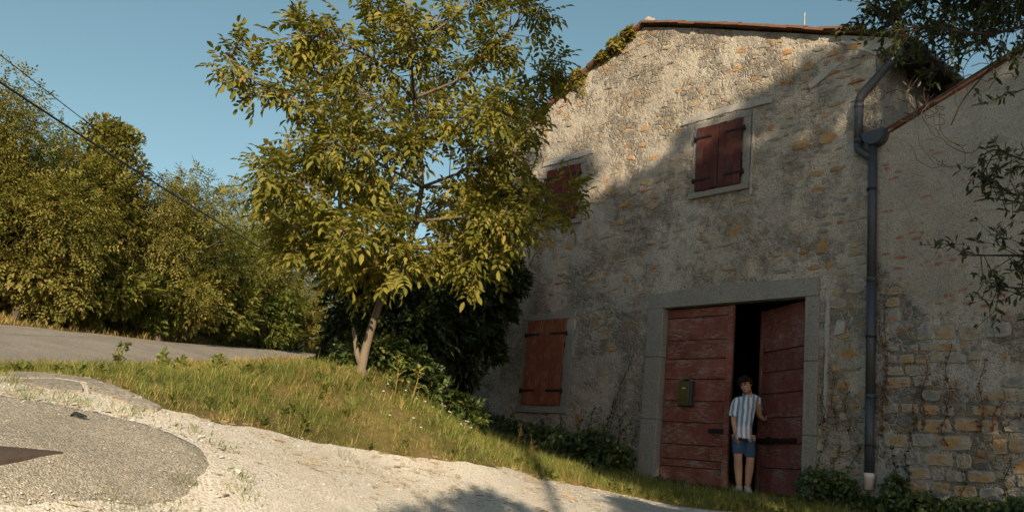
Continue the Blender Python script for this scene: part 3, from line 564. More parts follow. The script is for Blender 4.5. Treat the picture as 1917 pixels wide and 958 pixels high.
patch('plaster_band', [(.03,4.6),(.055,4.6),(.06,6.04),(.035,6.04)], M['whiteplaster'])
patch('plaster_band', [(1.37,1.1),(1.42,1.1),(1.43,2.85),(1.385,2.9)], M['whiteplaster'])
patch('plaster_band', [(1.52,2.25),(1.66,2.28),(1.68,2.46),(1.56,2.48)], M['whiteplaster'])
patch('plaster_band', [(1.05,6.15),(1.35,6.30),(1.75,6.55),(1.72,6.62),(1.3,6.42),(1.0,6.22)], M['whiteplaster'])

# rubble stones of the front
def stone_template(seed, square=.0):
    r = np.random.default_rng(seed); P = []
    if square < .5:        # irregular angular rubble
        k = r.integers(5, 8); a = np.sort((np.arange(k)+r.uniform(-.32, .32, k))/k*2*math.pi); C_ = []
        for t in a: c, s_ = math.cos(t), math.sin(t); e = 4; q = (abs(c)**e+abs(s_)**e)**(-1/e)*r.uniform(.72, 1.0); C_.append(np.array([c*q*.5, s_*q*.5]))
        for i in range(k):
            p0, p1 = C_[i], C_[(i+1) % k]; P += [p0*.9+p1*.1+r.normal(0, .014, 2), p0*.5+p1*.5+r.normal(0, .028, 2)]
    else:                  # roughly squared block with chipped corners
        for x0, z0, x1, z1 in ((-.5, -.5, .5, -.5), (.5, -.5, .5, .5), (.5, .5, -.5, .5), (-.5, .5, -.5, -.5)):
            for t in (.07, .36, .68): P.append(np.array([x0+(x1-x0)*t, z0+(z1-z0)*t])*(1-abs(r.normal(0, .035)))+r.normal(0, .016, 2))
    n = len(P); V = []
    for sc, d in ((1, .9), (1, .1), (.90, -.55), (.55, -.72)):
        for x, z in P: V.append((x*sc+r.normal(0, .008), d+r.normal(0, .20 if d < 0 else .05), z*sc+r.normal(0, .008)))
    V.append((0, -.75, 0)); Fc = [(j*n+i, j*n+(i+1) % n, (j+1)*n+(i+1) % n, (j+1)*n+i) for j in range(3) for i in range(n)]+[(3*n+i, 3*n+(i+1) % n, 4*n) for i in range(n)]
    return V, Fc
STV = [stone_template(100+i) for i in range(14)]; BLV = [stone_template(200+i, 1.0) for i in range(12)]
def tmesh(name, vf, mat):
    me = bpy.data.meshes.new(name); me.from_pydata(vf[0], [], vf[1]); me.materials.append(mat); return me
ST = [tmesh('stone', v, M['stone']) for v in STV]; STO = [tmesh('stone', v, M['ochrestone']) for v in STV]; BL = [tmesh('block', v, M['block']) for v in BLV]; BR = [tmesh('brick', v, M['brick']) for v in BLV[:6]]
HERO = [(-2.66,4.86,.36,.14),(-.2,4.03,.40,.27),(1.15,4.49,.38,.13),(.9,5.27,.36,.2),(1.35,5.28,.34,.22),(1.01,6.55,.32,.18),(.59,6.39,.28,.12),(-.25,7.21,.36,.13),(-3.18,5.42,.2,.13),(-2.33,6.29,.26,.17),(-2.61,5.77,.24,.15),(-.34,6.89,.36,.11),(-4.03,4.25,.26,.2),(-5.8,4.0,.28,.1),(-2.72,2.23,.25,.22),(-3.31,2.25,.13,.09),(-2.03,5.65,.26,.11),(.57,6.91,.3,.12),(-2.25,3.25,.16,.14),(-2.5,3.45,.18,.13),(-3.0,3.6,.14,.12),(-1.85,3.6,.2,.1),(1.3,3.6,.22,.3),(1.65,1.55,.26,.18),(1.72,2.0,.3,.16),(-3.4,.95,.2,.28),(-6.3,1.15,.3,.42),(-5.2,3.4,.2,.16),(-4.5,4.42,.2,.14),(-3.6,4.75,.24,.1)]
def free(u, z, w, h):
    if z+h/2 > float(rtop(u))-.12 or u+w/2 > 2.06: return False
    for a, c, e, f in ((D0-.40, D1+.30, -2, DT+.36), (-1.25, .12, 4.62, 6.32), (-5.0, -3.68, 4.6, 6.2), (-5.15, -3.6, .95, 3.02)):
        if u+w/2 > a and u-w/2 < c and z+h/2 > e and z-h/2 < f: return False
    return True
stones = [(u, z, w, h, 1) for u, z, w, h in HERO]
z = -.1
while z < 8.4:
    rh = rng.uniform(.10, .20); u = -7.1
    while u < 2.0:
        w = rng.uniform(.12, .40)
        p = .22 + .42*np.clip((u+.6)/2, 0, 1) + .26*np.clip((z-5.6)/2, 0, 1) - .20*np.clip((-4-u)/2, 0, 1) - .10*(z < 3) + .35*float(fbm(u, z, .8, 3, 77))
        h = rh*rng.uniform(.55, 1.0); uu = u+w/2; zz = z+rh/2+rng.normal(0, .02)
        if rng.uniform() < p and free(uu, zz, w, h) and all(abs(uu-s[0]) > (w+s[2])/2 or abs(zz-s[1]) > (h+s[3])/2 for s in stones[:len(HERO)]): stones.append((uu, zz, w*.92, h*.95, 0))
        u += w
    z += rh
order = sorted(range(len(stones)), key=lambda i: -(stones[i][2]*stones[i][3]+(stones[i][4])*1.0)); big = order[:285]; rest = order[285:]
for i in big:
    u, z, w, h, hero = stones[i]; o = link('stone', (STO if hero or rng.uniform() < (.20 if u > .1 else .04) else ST)[rng.integers(14)], None, house); y = float(relief(np.array(u), np.array(z)))
    o.location = (u, y+.002-rng.uniform(0, .005), z); o.scale = (w, .013+.010*rng.uniform(), h); o.rotation_euler = (0, rng.normal(0, .06), 0)
b = MB()
for i in rest:
    u, z, w, h, hero = stones[i]; V, Fc = STV[rng.integers(14)]; y = float(relief(np.array(u), np.array(z))); b.add([(u+p[0]*w, y+.001+p[1]*.016, z+p[2]*h) for p in V], Fc)
tag(b.build('small_stone', M['stone'], house), kind='stuff')
# antenna on the roof
an = tag(empty('antenna', tuple(hw(.30, 1.0, 7.42)), HRZ), 'thin pale antenna mast standing on the house roof', 'antenna')
b = MB(); b.tube([(0,0,-.1),(0,0,.75)], .014, 7); b.build('mast', M['metal'], an); b = MB(); b.tube([(.045,0,.1),(.04,0,.5)], .006, 5); b.tube([(0,0,.45),(.045,0,.5)], .006, 5); b.build('side_rod', M['metal'], an)

# ------------------------------------------------------------------ annex
annex = tag(empty('annex_house', HO, HRZ), 'lower plastered annex with stone base and rising gable at the right of the house', 'house')
AR = lambda u: 5.10+.415*(np.minimum(u, 6.2)-2.1)-.415*np.maximum(u-6.2, 0)
def plast_edge(u): return 2.35+.35*fbm(u, u*0+.5, .9, 3, 41)+.9*np.clip((2.75-u)/.6, 0, 1)
def annex_wall():
    us = np.arange(2.105, 9.6, .05); k = np.linspace(0, 1, 130)[:, None]; Ug = np.repeat(us[None], 130, 0); Zg = -1.2+k*(AR(us)[None]-.06+1.2)
    m_ = Zg-plast_edge(Ug)-.10*fbm(Ug, Zg, 6, 3, 43); pl_ = np.clip(m_/.12, 0, 1)
    Y = -.008*fbm(Ug, Zg, 1.0, 3, 44)*pl_ - (.02*fbm(Ug, Zg, 4, 4, 45))*(1-pl_) - .022*pl_
    me = grid_mesh('wall', Ug, Y, Zg); me.materials.append(M['annexmortar']); me.materials.append(M['plaster'])
    r, c = Ug.shape; mi = ((pl_[:-1, :-1]+pl_[1:, 1:])/2 > .5).astype(np.int32).ravel(); me.polygons.foreach_set('material_index', mi); return me
link('wall', annex_wall(), None, annex)
b = MB(); b.add([(9.6,0,-1.2),(9.6,9,-1.2),(9.6,9,4),(9.6,0,4.7),(2.1,9,-1.2),(2.1,9,5.1),(6.2,9,6.7)], [(0,1,2,3),(1,4,5,6,2)]); b.build('side_wall', M['plaster'], annex)
ar = empty('roof', (0, 0, 0), 0, annex)
def annex_slope(pts):
    ds = np.linspace(-.03, 9.1, 150); P = resample(pts, 16); Dg, Ig = np.meshgrid(ds, np.arange(16)); me = grid_mesh('tile_slope', P[Ig, 0], Dg, P[Ig, 1]+.03*np.abs(np.sin(Dg*math.pi/.21))-.005); o = link('tile_slope', me, M['tile'], ar); md = o.modifiers.new('s', 'SOLIDIFY'); md.thickness = .04; md.offset = -1
annex_slope([(2.08, 5.09), (4, 5.89), (6.2, 6.80)]); annex_slope([(6.2, 6.80), (8, 6.06), (9.8, 5.3)])
d = 2.10
while d < 6.1:
    b = MB(); w = rng.uniform(.26, .34); b.box(-w/2+.004, w/2-.004, -.05-rng.uniform(0, .012), .06, -.028, .0, .005); o = b.build('verge_brick', M['brick'] if rng.uniform() < .7 else M['tile'], ar); o.location = (d+w/2, 0, AR(d+w/2)-.010); o.rotation_euler = (0, -math.atan(.415)+rng.normal(0, .01), 0); d += w*.92
# coursed blocks of the annex base, then bricks showing through the plaster
blocks = []; z = -.35
while z < 3.0:
    ch = rng.uniform(.11, .24); u = 2.13+rng.uniform(0, .1)
    while u < 6.4:
        w = rng.uniform(.16, .48)*(1 if ch > .16 else .75); uu = u+w/2; zz = z+ch/2
        if zz+ch*.4 < float(plast_edge(np.array(uu)))-.02: blocks.append((uu, zz+rng.normal(0, .012), w*.93, ch*rng.uniform(.78, .92)))
        u += w+.012
    z += ch+.008
blocks.sort(key=lambda s: s[0])
for u, z, w, h in blocks[:280]:
    if rng.uniform() < .24: continue
    o = link('block', BL[rng.integers(12)], None, annex); o.location = (u, -.006+rng.normal(0, .006), z); o.scale = (w, .020+.014*rng.uniform(), h); o.rotation_euler = (0, rng.normal(0, .035), 0)
bricks = [(2.16+abs(rng.normal(0, .10)), z+rng.normal(0, .05)) for z in np.arange(2.4, 4.9, .13) if rng.uniform() < .62]+[(2.55,3.62),(2.72,3.60),(2.6,3.53),(3.0,2.72),(3.2,2.78),(3.1,2.65),(3.25,2.6),(2.9,2.62),(3.45,2.55),(2.85,4.75),(2.88,4.69),(3.2,3.1),(2.95,3.25),(3.5,3.3),(3.9,2.9),(2.7,4.1),(2.75,3.2),(2.9,3.15),(3.05,3.18),(3.7,2.6),(3.6,2.68),(4.1,2.5),(2.5,4.3)]
for u, z in bricks:
    o = link('brick', BR[rng.integers(6)], None, annex); w = rng.uniform(.07, .22); o.location = (u+w/2, -.016, z); o.scale = (w, .012, rng.uniform(.035, .06)); o.rotation_euler = (0, rng.normal(0, .05), 0)

#@@PART2
# ------------------------------------------------------------------ foliage templates
def leaflet(o, d, n, L, W, fold=.25):
    """six-triangle leaflet: base o, direction d, normal n"""
    o = np.array(o, float); d = np.array(d, float); d /= np.linalg.norm(d); n = np.array(n, float); n -= d*n.dot(d); n /= np.linalg.norm(n); x = np.cross(d, n)
    V = [o, o+d*L*.5-n*L*.02, o+d*L-n*L*.10, o+d*L*.28+x*W*.40+n*W*fold*.8, o+d*L*.66+x*W*.42+n*W*fold, o+d*L*.28-x*W*.40+n*W*fold*.8, o+d*L*.66-x*W*.42+n*W*fold]
    return V, [(0, 3, 1), (3, 4, 1), (4, 2, 1), (0, 1, 5), (5, 1, 6), (6, 1, 2)]
def rhomb(o, d, n, L, W, fold=.3):
    o = np.array(o, float); d = np.array(d, float); d /= np.linalg.norm(d); n = np.array(n, float); n -= d*n.dot(d); n /= np.linalg.norm(n); x = np.cross(d, n)
    return [o, o+d*L*.45+x*W*.5+n*W*fold, o+d*L, o+d*L*.45-x*W*.5+n*W*fold], [(0, 1, 2), (0, 2, 3)]
def compose(items):
    V = []; Fc = []
    for v, f in items: b = len(V); V += [tuple(p) for p in v]; Fc += [tuple(i+b for i in t) for t in f]
    return np.array(V), np.array(Fc)
def pinnate(pairs, ll, lw, fn, droop=.25, start=.3, ang=1.0):
    it = []
    for k in range(pairs):
        y = start+(1-start)*k/pairs; z = -droop*y*y*.6; s = .75+.25*k/pairs
        for sg in (-1, 1): it.append(fn((sg*.01, y, z), (sg*math.sin(ang), math.cos(ang), -droop), (sg*.15, 0, 1), ll*s, lw*s))
    it.append(fn((0, .98, -droop*.6), (0, 1, -droop*1.3), (0, 0, 1), ll*1.1, lw*1.05)); return compose(it)
T_WAL = pinnate(3, .46, .21, leaflet, .3, .3, 1.0)
T_ROB = pinnate(4, .27, .13, rhomb, .25, .2, 1.15)
T_LEAF = compose([rhomb((0, 0, 0), (0, 1, 0), (0, 0, 1), 1, .55)])
T_SPRIG = compose([rhomb((0, .0, 0), (.5, 1, -.1), (0, 0, 1), .5, .28), rhomb((0, .2, 0), (-.6, 1, -.1), (0, .1, 1), .5, .28), rhomb((0, .35, 0), (.6, .8, .1), (.1, 0, 1), .5, .28), rhomb((0, .5, 0), (-.2, 1, -.2), (0, 0, 1), .55, .3)])
T_LANCE = compose([leaflet((0, 0, 0), (0, 1, 0), (0, 0, 1), 1, .36, .2)])
T_IVY = compose([([(0, 0, 0), (.5, .18, .04), (.36, .5, .05), (0, 1, -.06), (-.36, .5, .05), (-.5, .18, .04), (0, .4, 0)], [(0, 1, 6), (1, 2, 6), (2, 3, 6), (3, 4, 6), (4, 5, 6), (5, 0, 6)])])

def rdir(n, r=rng): return norm(r.normal(size=(n, 3)))
def foliage(name, T, P, Yd, Up, S, mat, parent):
    X, Y, Z = frames(Yd, Up); V, Fc = scatter(T[0], T[1], P, X, Y, Z, S); return link(name, mesh_np(name, V, Fc), mat, parent)
def crown_leaves(r, centers, rads, n, T, size, out_c, droop=.3):
    """leaves spread through a crown built of clumps, denser at each clump's skin"""
    w = rads[:, 0]*rads[:, 1]; k = r.choice(len(centers), n, p=w/w.sum()); d = rdir(n, r); q = r.uniform(.25, 1, n)**.45
    P = centers[k]+d*rads[k]*q[:, None]; out = norm(P-out_c); Yd = norm(out*.5+d*.6+rdir(n, r)*.8+np.array([0, 0, -droop])); Up = norm(np.array([0, 0, .8])+out*.5+rdir(n, r)*.55)
    return P, Yd, Up, size*r.uniform(.65, 1.25, n)
def make_tree(name, label, cat, group, base, H, cr, cb, n, T, size, mat, seed, lean=(0, 0), nclump=46, cl=.30, squash=.75, bk='bark', trunk_r=None, limbs=9, prof=None, droop=.3):
    r = np.random.default_rng(seed); root = tag(empty(name, tuple(base)), label, cat, group); tr = trunk_r or H*.018
    zc = (H+cb)/2; hh = (H-cb)/2; ln = np.array([lean[0], lean[1], 0])
    c = []; rad = []
    for i in range(nclump):
        d = rdir(1, r)[0]; q = r.uniform(.12, 1)**.5*(1-cl*.55); p = d*np.array([cr, cr, hh])*q; z = zc+p[2]; f = 1.0 if prof is None else np.interp((z-cb)/(H-cb), *prof)
        p = np.array([p[0]*f, p[1]*f, z])+ln*z/H; c.append(p); s = cr*cl*r.uniform(.65, 1.25); rad.append((s, s, s*squash))
    c = np.array(c); rad = np.array(rad)
    b = MB(); w = r.normal(0, .03*H, (6, 2)); w[0] = 0; pts = [np.array([w[i, 0]*.4, w[i, 1]*.4, 0])+ln*(i/5)*.9+np.array([0, 0, H*.86*i/5-.15*(i == 0)]) for i in range(6)]; b.tube(pts, [tr*1.3, tr, tr*.85, tr*.65, tr*.4, tr*.15], 7)
    for i in r.permutation(nclump)[:limbs+nclump//4]:
        e = c[i]; t = np.clip((e[2]-.25*H)/(H*.8), .12, .85); k = t*5; i0 = int(k); s0 = pts[i0]+(pts[min(i0+1, 5)]-pts[i0])*(k-i0); mid = (s0+e)/2+np.array([*r.normal(0, .08, 2), -.05*H*r.uniform(0, .8)]); b.tube([s0, mid, e], [tr*.42, tr*.27, tr*.08], 5)
    b.build('trunk', M[bk], root)
    P, Yd, Up, S = crown_leaves(r, c, rad, n, T, size, np.array([0, 0, zc])+ln*.5, droop); foliage('crown', T, P, Yd, Up, S, mat, root); return root

# ------------------------------------------------------------------ walnut in front of the house
WD = 9.4
wal = tag(empty('walnut_tree', tuple(at(680, 700, WD)-np.array([0, 0, .05]))), 'slender leaning tree with big yellow-green leaves on the grass bank before the house', 'tree')
W0 = np.array(wal.location)
def wp(px, py, dd=0.0): return at(px, py, WD+dd)-W0
trunk = [(680,706,0),(676,690,0),(684,655,0),(694,618,0),(708,575,0),(716,548,.02),(738,508,.05),(764,462,.05),(778,415,.05),(790,350,.1),(787,275,.1),(775,185,.1),(764,95,.05),(757,5,0),(752,-90,-.05)]
b = MB(); b.tube([wp(*p) for p in trunk], [.066,.052,.046,.043,.041,.039,.036,.034,.032,.029,.026,.022,.018,.012,.006], 10)
b.tube([wp(677,690), wp(668,660,-.02), wp(664,630,-.03), wp(661,612,-.03)], [.036,.028,.022,.014], 8)
b.build('trunk', M['walnutbark'], wal, True)
LIMB = [[(738,508,0),(690,500,-.5),(640,498,-.8)],[(738,508,0),(750,480,-.6),(760,478,-1.0)],[(738,508,0),(660,455,.3),(585,430,.4),(520,400,.3)],[(764,462,0),(680,400,-.5),(590,350,-.9),(500,330,-1.0)],[(778,415,0),(700,350,.7),(620,300,1.0),(540,290,1.2)],[(787,275,.1),(700,245,-.2),(620,222,-.5),(545,190,-.6),(455,140,-.7),(425,105,-.7)],[(787,275,.1),(715,200,.6),(640,140,.8),(560,100,.8)],[(775,185,.1),(700,110,-.4),(620,70,-.6),(535,65,-.6)],[(764,95,0),(720,30,.4),(690,-40,.6)],[(757,5,0),(700,-40,-.3),(650,-60,-.4)],[(775,185,.1),(860,150,-.3),(930,90,-.5),(990,20,-.6)],[(764,95,0),(840,40,.5),(900,-20,.7),(950,-30,.7)],[(787,275,.1),(880,240,.4),(960,190,.5),(1040,120,.5)],[(790,350,.1),(870,320,-.4),(930,285,-.6),(985,245,-.6)],[(790,350,.1),(880,350,.2),(980,355,.2),(1055,378,.1)],[(778,415,0),(870,405,-.5),(930,415,-.7),(985,425,-.8)],[(764,462,0),(850,460,.4),(930,490,.5)],[(764,462,0),(830,470,-.3),(890,490,-.4)],[(790,350,.1),(760,290,-.8),(750,230,-1.2)],[(787,275,.1),(800,200,.9),(830,120,1.3)],[(764,462,0),(700,430,-.9),(640,430,-1.3)],[(764,462,0),(680,440,.5),(600,440,.7),(535,425,.8)],[(764,462,0),(690,470,-.2),(610,470,-.3),(545,455,-.4)],[(778,415,0),(740,380,1.0),(700,340,1.5)],[(778,415,0),(840,380,1.0),(900,360,1.4)],[(790,350,.1),(700,300,-.9),(620,265,-1.3)],[(787,275,.1),(860,230,-.9),(920,210,-1.3)],[(775,185,.1),(770,110,-.7),(780,40,-1.1)]]
P = []; Yd = []; Up = []; S = []; tw = MB(); r = np.random.default_rng(11)
for L in LIMB:
    pts = [wp(*p) for p in L]; Q = resample(pts, 14); n0 = .026 if len(L) > 4 else .019
    b = MB(); b.tube(list(Q), list(np.linspace(n0, .006, 14)), 6); b.build('limb', M['walnutbark'], wal, True)
    ln = np.linalg.norm(np.diff(Q, axis=0), axis=1).sum(); nt = int((9+ln*16.5) if len(L) > 3 else (18 if L[-1][1] > 470 else 7+ln*11))
    for k in range(nt):
        t = r.uniform(.22, 1)**.75; i = t*13; i0 = min(int(i), 12); p0 = Q[i0]+(Q[i0+1]-Q[i0])*(i-i0); ax_ = norm(Q[i0+1]-Q[i0]); d = rdir(1, r)[0]; d -= ax_*d.dot(ax_)*.7; d = norm(d+ax_*.55+np.array([0, 0, .12])); L_ = r.uniform(.14, .40)*(1.1-.3*t)
        p1 = p0+d*L_*.6; p2 = p1+norm(d+np.array([0, 0, .15]))*L_*.4; tw.tube([p0, p1, p2], [.006, .0045, .003], 4, False); m_ = r.integers(4, 8)
        for j in range(m_):
            f = r.uniform(.3, 1.0) if j else 1.0; q = p0+(p2-p0)*f; y = norm(d*.55+rdir(1, r)[0]*.85+np.array([0, 0, -.28])); P.append(q); Yd.append(y); Up.append(norm(np.array([0, -.15, 1.0])+rdir(1, r)[0]*.45)); S.append(r.uniform(.14, .26))
tag(tw.build('twig', M['walnutbark'], wal), kind='stuff'); foliage('crown', T_WAL, np.array(P), np.array(Yd), np.array(Up), np.array(S), M['walnut'], wal)

# ------------------------------------------------------------------ trees across the road
def top_of(px, py, D): return at(px, py, D)
def bgtree(px, D, top, cr, cb, n, label, seed, T=T_ROB, size=.30, mat='robinia', **k):
    p = at(px, 620, D); z = hz(p[0], p[1])-.1; Hh = at(px, top, D)[2]-z; k.setdefault('cl', .34)
    return make_tree(k.pop('name', 'roadside_tree'), label, k.pop('cat', 'tree'), k.pop('group', 'trees across the road'), (p[0], p[1], z), Hh, cr, cb, n, T, size, M[mat], seed, **k)
bgtree(-80, 20.2, 110, 1.6, .8, 5200, 'tallest feathery tree at the left edge, its branch arching over the cables', 1, nclump=52)
bgtree(20, 20.4, 250, 1.7, .3, 3400, 'bushy feathery tree at the far left below the arching branch', 2)
bgtree(62, 22.3, 175, 1.7, .6, 3200, 'feathery tree just left of the creeper-covered stump tree', 3, mat='robinia2')
bgtree(138, 21.6, 150, .92, .2, 9500, 'column-like tree thickly wrapped in creeper with a rounded top', 4, T=T_LEAF, size=.13, mat='robinia', name='creeper_tree', nclump=60, cl=.42, prof=([0, .5, .8, 1], [1.3, 1.1, 1.05, 1.05]))
bgtree(225, 22.6, 300, 1.6, .3, 3400, 'yellowish feathery tree right of the creeper-covered tree', 5, mat='robinia3')
bgtree(300, 22.5, 290, 1.5, .6, 2500, 'loose-topped feathery tree behind the lower power cable', 6, cl=.26)
bgtree(365, 25.4, 335, 1.7, .3, 3400, 'rounded feathery tree under the middle of the power cable', 7, mat='robinia2')
bgtree(445, 29.5, 285, 1.7, 1.2, 2100, 'tall wispy pale tree against the sky left of the big-leaved tree', 8, cl=.24, nclump=40, mat='robinia3')
bgtree(450, 27.2, 390, 1.6, .3, 3200, 'feathery tree where the power cable sinks into the leaves', 9, mat='robinia3')
bgtree(520, 29.2, 410, 1.7, .3, 3000, 'feathery tree partly hidden by the left side of the walnut crown', 10)
bgtree(590, 32.0, 430, 1.7, .3, 2400, 'farthest roadside tree at the bend of the road', 12)
bgtree(670, 33.0, 440, 2.0, .3, 2000, 'tree beyond the bend seen through the walnut crown', 13)
for i, (px, D, top, cr, lab) in enumerate([(-30, 21.5, 470, 1.1, 'low shrub at the left edge of the roadside hedge'), (70, 20.6, 440, 1.2, 'dense low shrub under the creeper-covered tree, second from the left'), (165, 21.5, 450, 1.15, 'dark hollow-based shrub third from the left along the road'), (255, 22.5, 470, 1.1, 'sunny shrub fourth from the left along the road'), (335, 23.8, 480, 1.2, 'shrub above the middle of the road verge'), (415, 25.4, 500, 1.2, 'shrub left of the yellow bush along the road'), (490, 27.4, 510, 1.25, 'yellow-green shrub near the bend of the road'), (560, 29.6, 530, 1.25, 'last low shrub before the bend of the road')]):
    bgtree(px, D, top, cr, .05, 3600, lab, 30+i, T=T_SPRIG, size=.20, mat=('greenleaf', 'robinia3', 'robinia2')[i % 3], name='hedge_shrub', cat='shrub', group='shrubs along the road', nclump=34, limbs=14, trunk_r=.035)
# shaded growth between the walnut and the house, the shade put into dark leaves
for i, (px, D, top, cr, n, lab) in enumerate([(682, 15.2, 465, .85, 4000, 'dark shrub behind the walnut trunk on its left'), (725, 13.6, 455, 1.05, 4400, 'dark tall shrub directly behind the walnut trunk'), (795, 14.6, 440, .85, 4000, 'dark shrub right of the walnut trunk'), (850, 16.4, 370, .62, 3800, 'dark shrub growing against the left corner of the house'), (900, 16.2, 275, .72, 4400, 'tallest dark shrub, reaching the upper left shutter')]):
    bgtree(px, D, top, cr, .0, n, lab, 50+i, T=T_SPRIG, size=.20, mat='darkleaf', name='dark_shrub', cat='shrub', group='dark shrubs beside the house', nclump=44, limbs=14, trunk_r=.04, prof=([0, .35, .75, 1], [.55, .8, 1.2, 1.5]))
for i, (px, py, D, hh, lab) in enumerate([(735, 712, 10.2, .55, 'low dark bramble right behind the walnut foot'), (790, 735, 10.8, .55, 'low dark bramble, second right of the walnut foot'), (845, 758, 11.8, .5, 'low dark bramble nearest the house wall'), (700, 700, 10.0, .5, 'low dark bramble directly behind the walnut trunk foot')]):
    p = at(px, py, D); z = hz(p[0], p[1]); make_tree('bramble', lab, 'bramble', 'brambles between walnut and house', (p[0], p[1], z-.05), hh, .5, .0, 900, T_SPRIG, .15, M['ivyleaf'], 70+i, nclump=18, trunk_r=.012, limbs=6)
for px, D, lab, s in ((590, 12.4, 'small red-leaved bush beside the road bend', 61), (620, 11.6, 'small red-leaved bush nearer the walnut', 62)):
    p = at(px, 690, D); z = hz(p[0], p[1]); make_tree('red_bush', lab, 'bush', 'red-leaved bushes', (p[0], p[1], z-.05), .36, .28, .0, 420, T_SPRIG, .12, M['redleaf'], s, nclump=10, trunk_r=.01, limbs=4)

# ------------------------------------------------------------------ shade trees behind the camera (out of the frame)
CAST = [(1.62, -6.2, 15.9, 1.15, 6.9, 5400, 'slender tall tree behind the viewer, leftmost of the row'), (3.35, -6.2, 13.9, 1.25, 6.4, 7000, 'round-headed tree behind the viewer, second of the row'), (5.3, -6.3, 14.6, 1.9, 5.2, 8800, 'tall leafy tree behind the viewer, third of the row'), (7.5, -6.2, 15.2, 2.2, 4.8, 5000, 'broad tree behind the viewer, fourth of the row'), (11.3, -6.0, 15.0, 2.5, 4.2, 5200, 'broadest tree behind the viewer, last of the row')]
for i, (x, y, top, cr, cb, n, lab) in enumerate(CAST):
    z = hz(x, y); make_tree('shade_tree', lab, 'tree', 'trees behind the viewer', (x, y, z), top-z, cr, cb-z, n, T_SPRIG, .34, M['greenleaf'], 80+i, nclump=90, cl=.34, trunk_r=(.05 if i < 2 else .12), prof=([0, .3, .75, 1], [.9, 1.05, 1.25, 2.2] if i else [.9, 1.0, 1.1, 1.25]))
for i, (x, y, t) in enumerate([(0.7, -5.0, 5.1), (2.3, -5.2, 5.9), (3.9, -5.1, 6.6)]):
    z = hz(x, y); make_tree('young_tree', ['young bushy tree behind the viewer, leftmost', 'young bushy tree behind the viewer, in the middle', 'young bushy tree behind the viewer, rightmost'][i], 'tree', 'young trees behind the viewer', (x, y, z), t-z, 1.25, .7, 4200, T_SPRIG, .30, M['greenleaf'], 90+i, nclump=34, trunk_r=.06)

# ------------------------------------------------------------------ evergreen branches at the top right
OD = 5.6
ev0 = at(2330, 900, 6.2); ev = tag(empty('evergreen_tree', (ev0[0], ev0[1], hz(ev0[0], ev0[1]))), 'dark evergreen tree reaching its narrow-leaved branches into the upper right corner', 'tree')
E0 = np.array(ev.location)
def ep(px, py, dd=0.0): return at(px, py, OD+dd)-E0
b = MB(); b.tube([ep(2330,1500,.6)*np.array([1,1,0])+np.array([0,0,-.1]), ep(2320,900,.6), ep(2290,500,.5), ep(2270,150,.4), ep(2230,-150,.3), ep(2150,-400,.2)], [.13,.11,.10,.085,.06,.03], 9); b.build('trunk', M['bark'], ev, True)
EL = [[(2290,420,.5),(2130,150,.3),(1990,60,.1),(1917,48,0),(1860,65,0),(1810,85,0),(1775,112,.05),(1740,130,.1)],[(2270,150,.4),(2100,20,.2),(1960,-20,0),(1860,-15,0),(1770,-5,-.1),(1690,5,-.1),(1640,25,-.1)],[(2250,50,.4),(2060,-60,.5),(1900,-60,.4),(1800,-30,.5)],[(1990,60,.1),(1920,90,.2),(1850,130,.3),(1800,190,.3),(1780,235,.3)],[(1860,65,0),(1800,60,-.2),(1740,50,-.2),(1690,62,-.2),(1655,32,-.2)],[(2100,20,.2),(2000,40,.4),(1900,20,.5),(1820,40,.6),(1750,60,.6)],[(1765,125,.05),(1740,110,.1),(1700,120,.2),(1668,112,.2)],[(2290,500,.5),(2120,360,.2),(2000,330,0),(1920,300,0),(1860,280,0),(1838,330,0)],[(2120,360,.2),(1990,390,.1),(1917,380,.1),(1850,370,.1),(1822,378,.1)],[(2300,600,.5),(2120,500,.2),(2000,480,0),(1910,478,0),(1850,478,0),(1800,478,0)],[(2120,500,.2),(1990,540,.2),(1917,540,.2),(1850,535,.2)],[(2130,150,.3),(2010,150,.2),(1930,160,.1),(1890,180,.1)]]
DENS = [.9, 3.8, 3.8, .10, 2.0, 4.2, .3, 1.0, 1.0, .9, .7, .5]
P = []; Yd = []; Up = []; S = []; tw = MB(); r = np.random.default_rng(21)
for L, dn in zip(EL, DENS):
    Q = resample([ep(*p) for p in L], 22); b = MB(); b.tube(list(Q), list(np.linspace(.022 if len(L) > 5 else .012, .003, 22)), 6); b.build('limb', M['twig'], ev, True)
    ln = np.linalg.norm(np.diff(Q, axis=0), axis=1).sum()
    for k in range(int(26*ln*dn)):
        t = r.uniform(.25, 1); i = t*21; i0 = min(int(i), 20); p0 = Q[i0]+(Q[i0+1]-Q[i0])*(i-i0); ax_ = norm(Q[i0+1]-Q[i0]); d = norm(rdir(1, r)[0]*.9+ax_*.6+np.array([0, 0, -.05])); L_ = r.uniform(.10, .34); p1 = p0+d*L_*.5+np.array([0, 0, r.normal(0, .02)]); p2 = p0+norm(d+rdir(1, r)[0]*.35)*L_
        tw.tube([p0, p1, p2], [.003, .0022, .0012], 4, False); m_ = r.integers(7, 13)
        for j in range(m_):
            f = r.uniform(.25, 1.0); q = p0*(1-f)+p2*f if f > .5 else p0+(p1-p0)*f*2; P.append(q); Yd.append(norm(d*.7+rdir(1, r)[0]*.8)); Up.append(norm(np.array([0, 0, 1.0])+rdir(1, r)[0]*.8)); S.append(r.uniform(.038, .068))
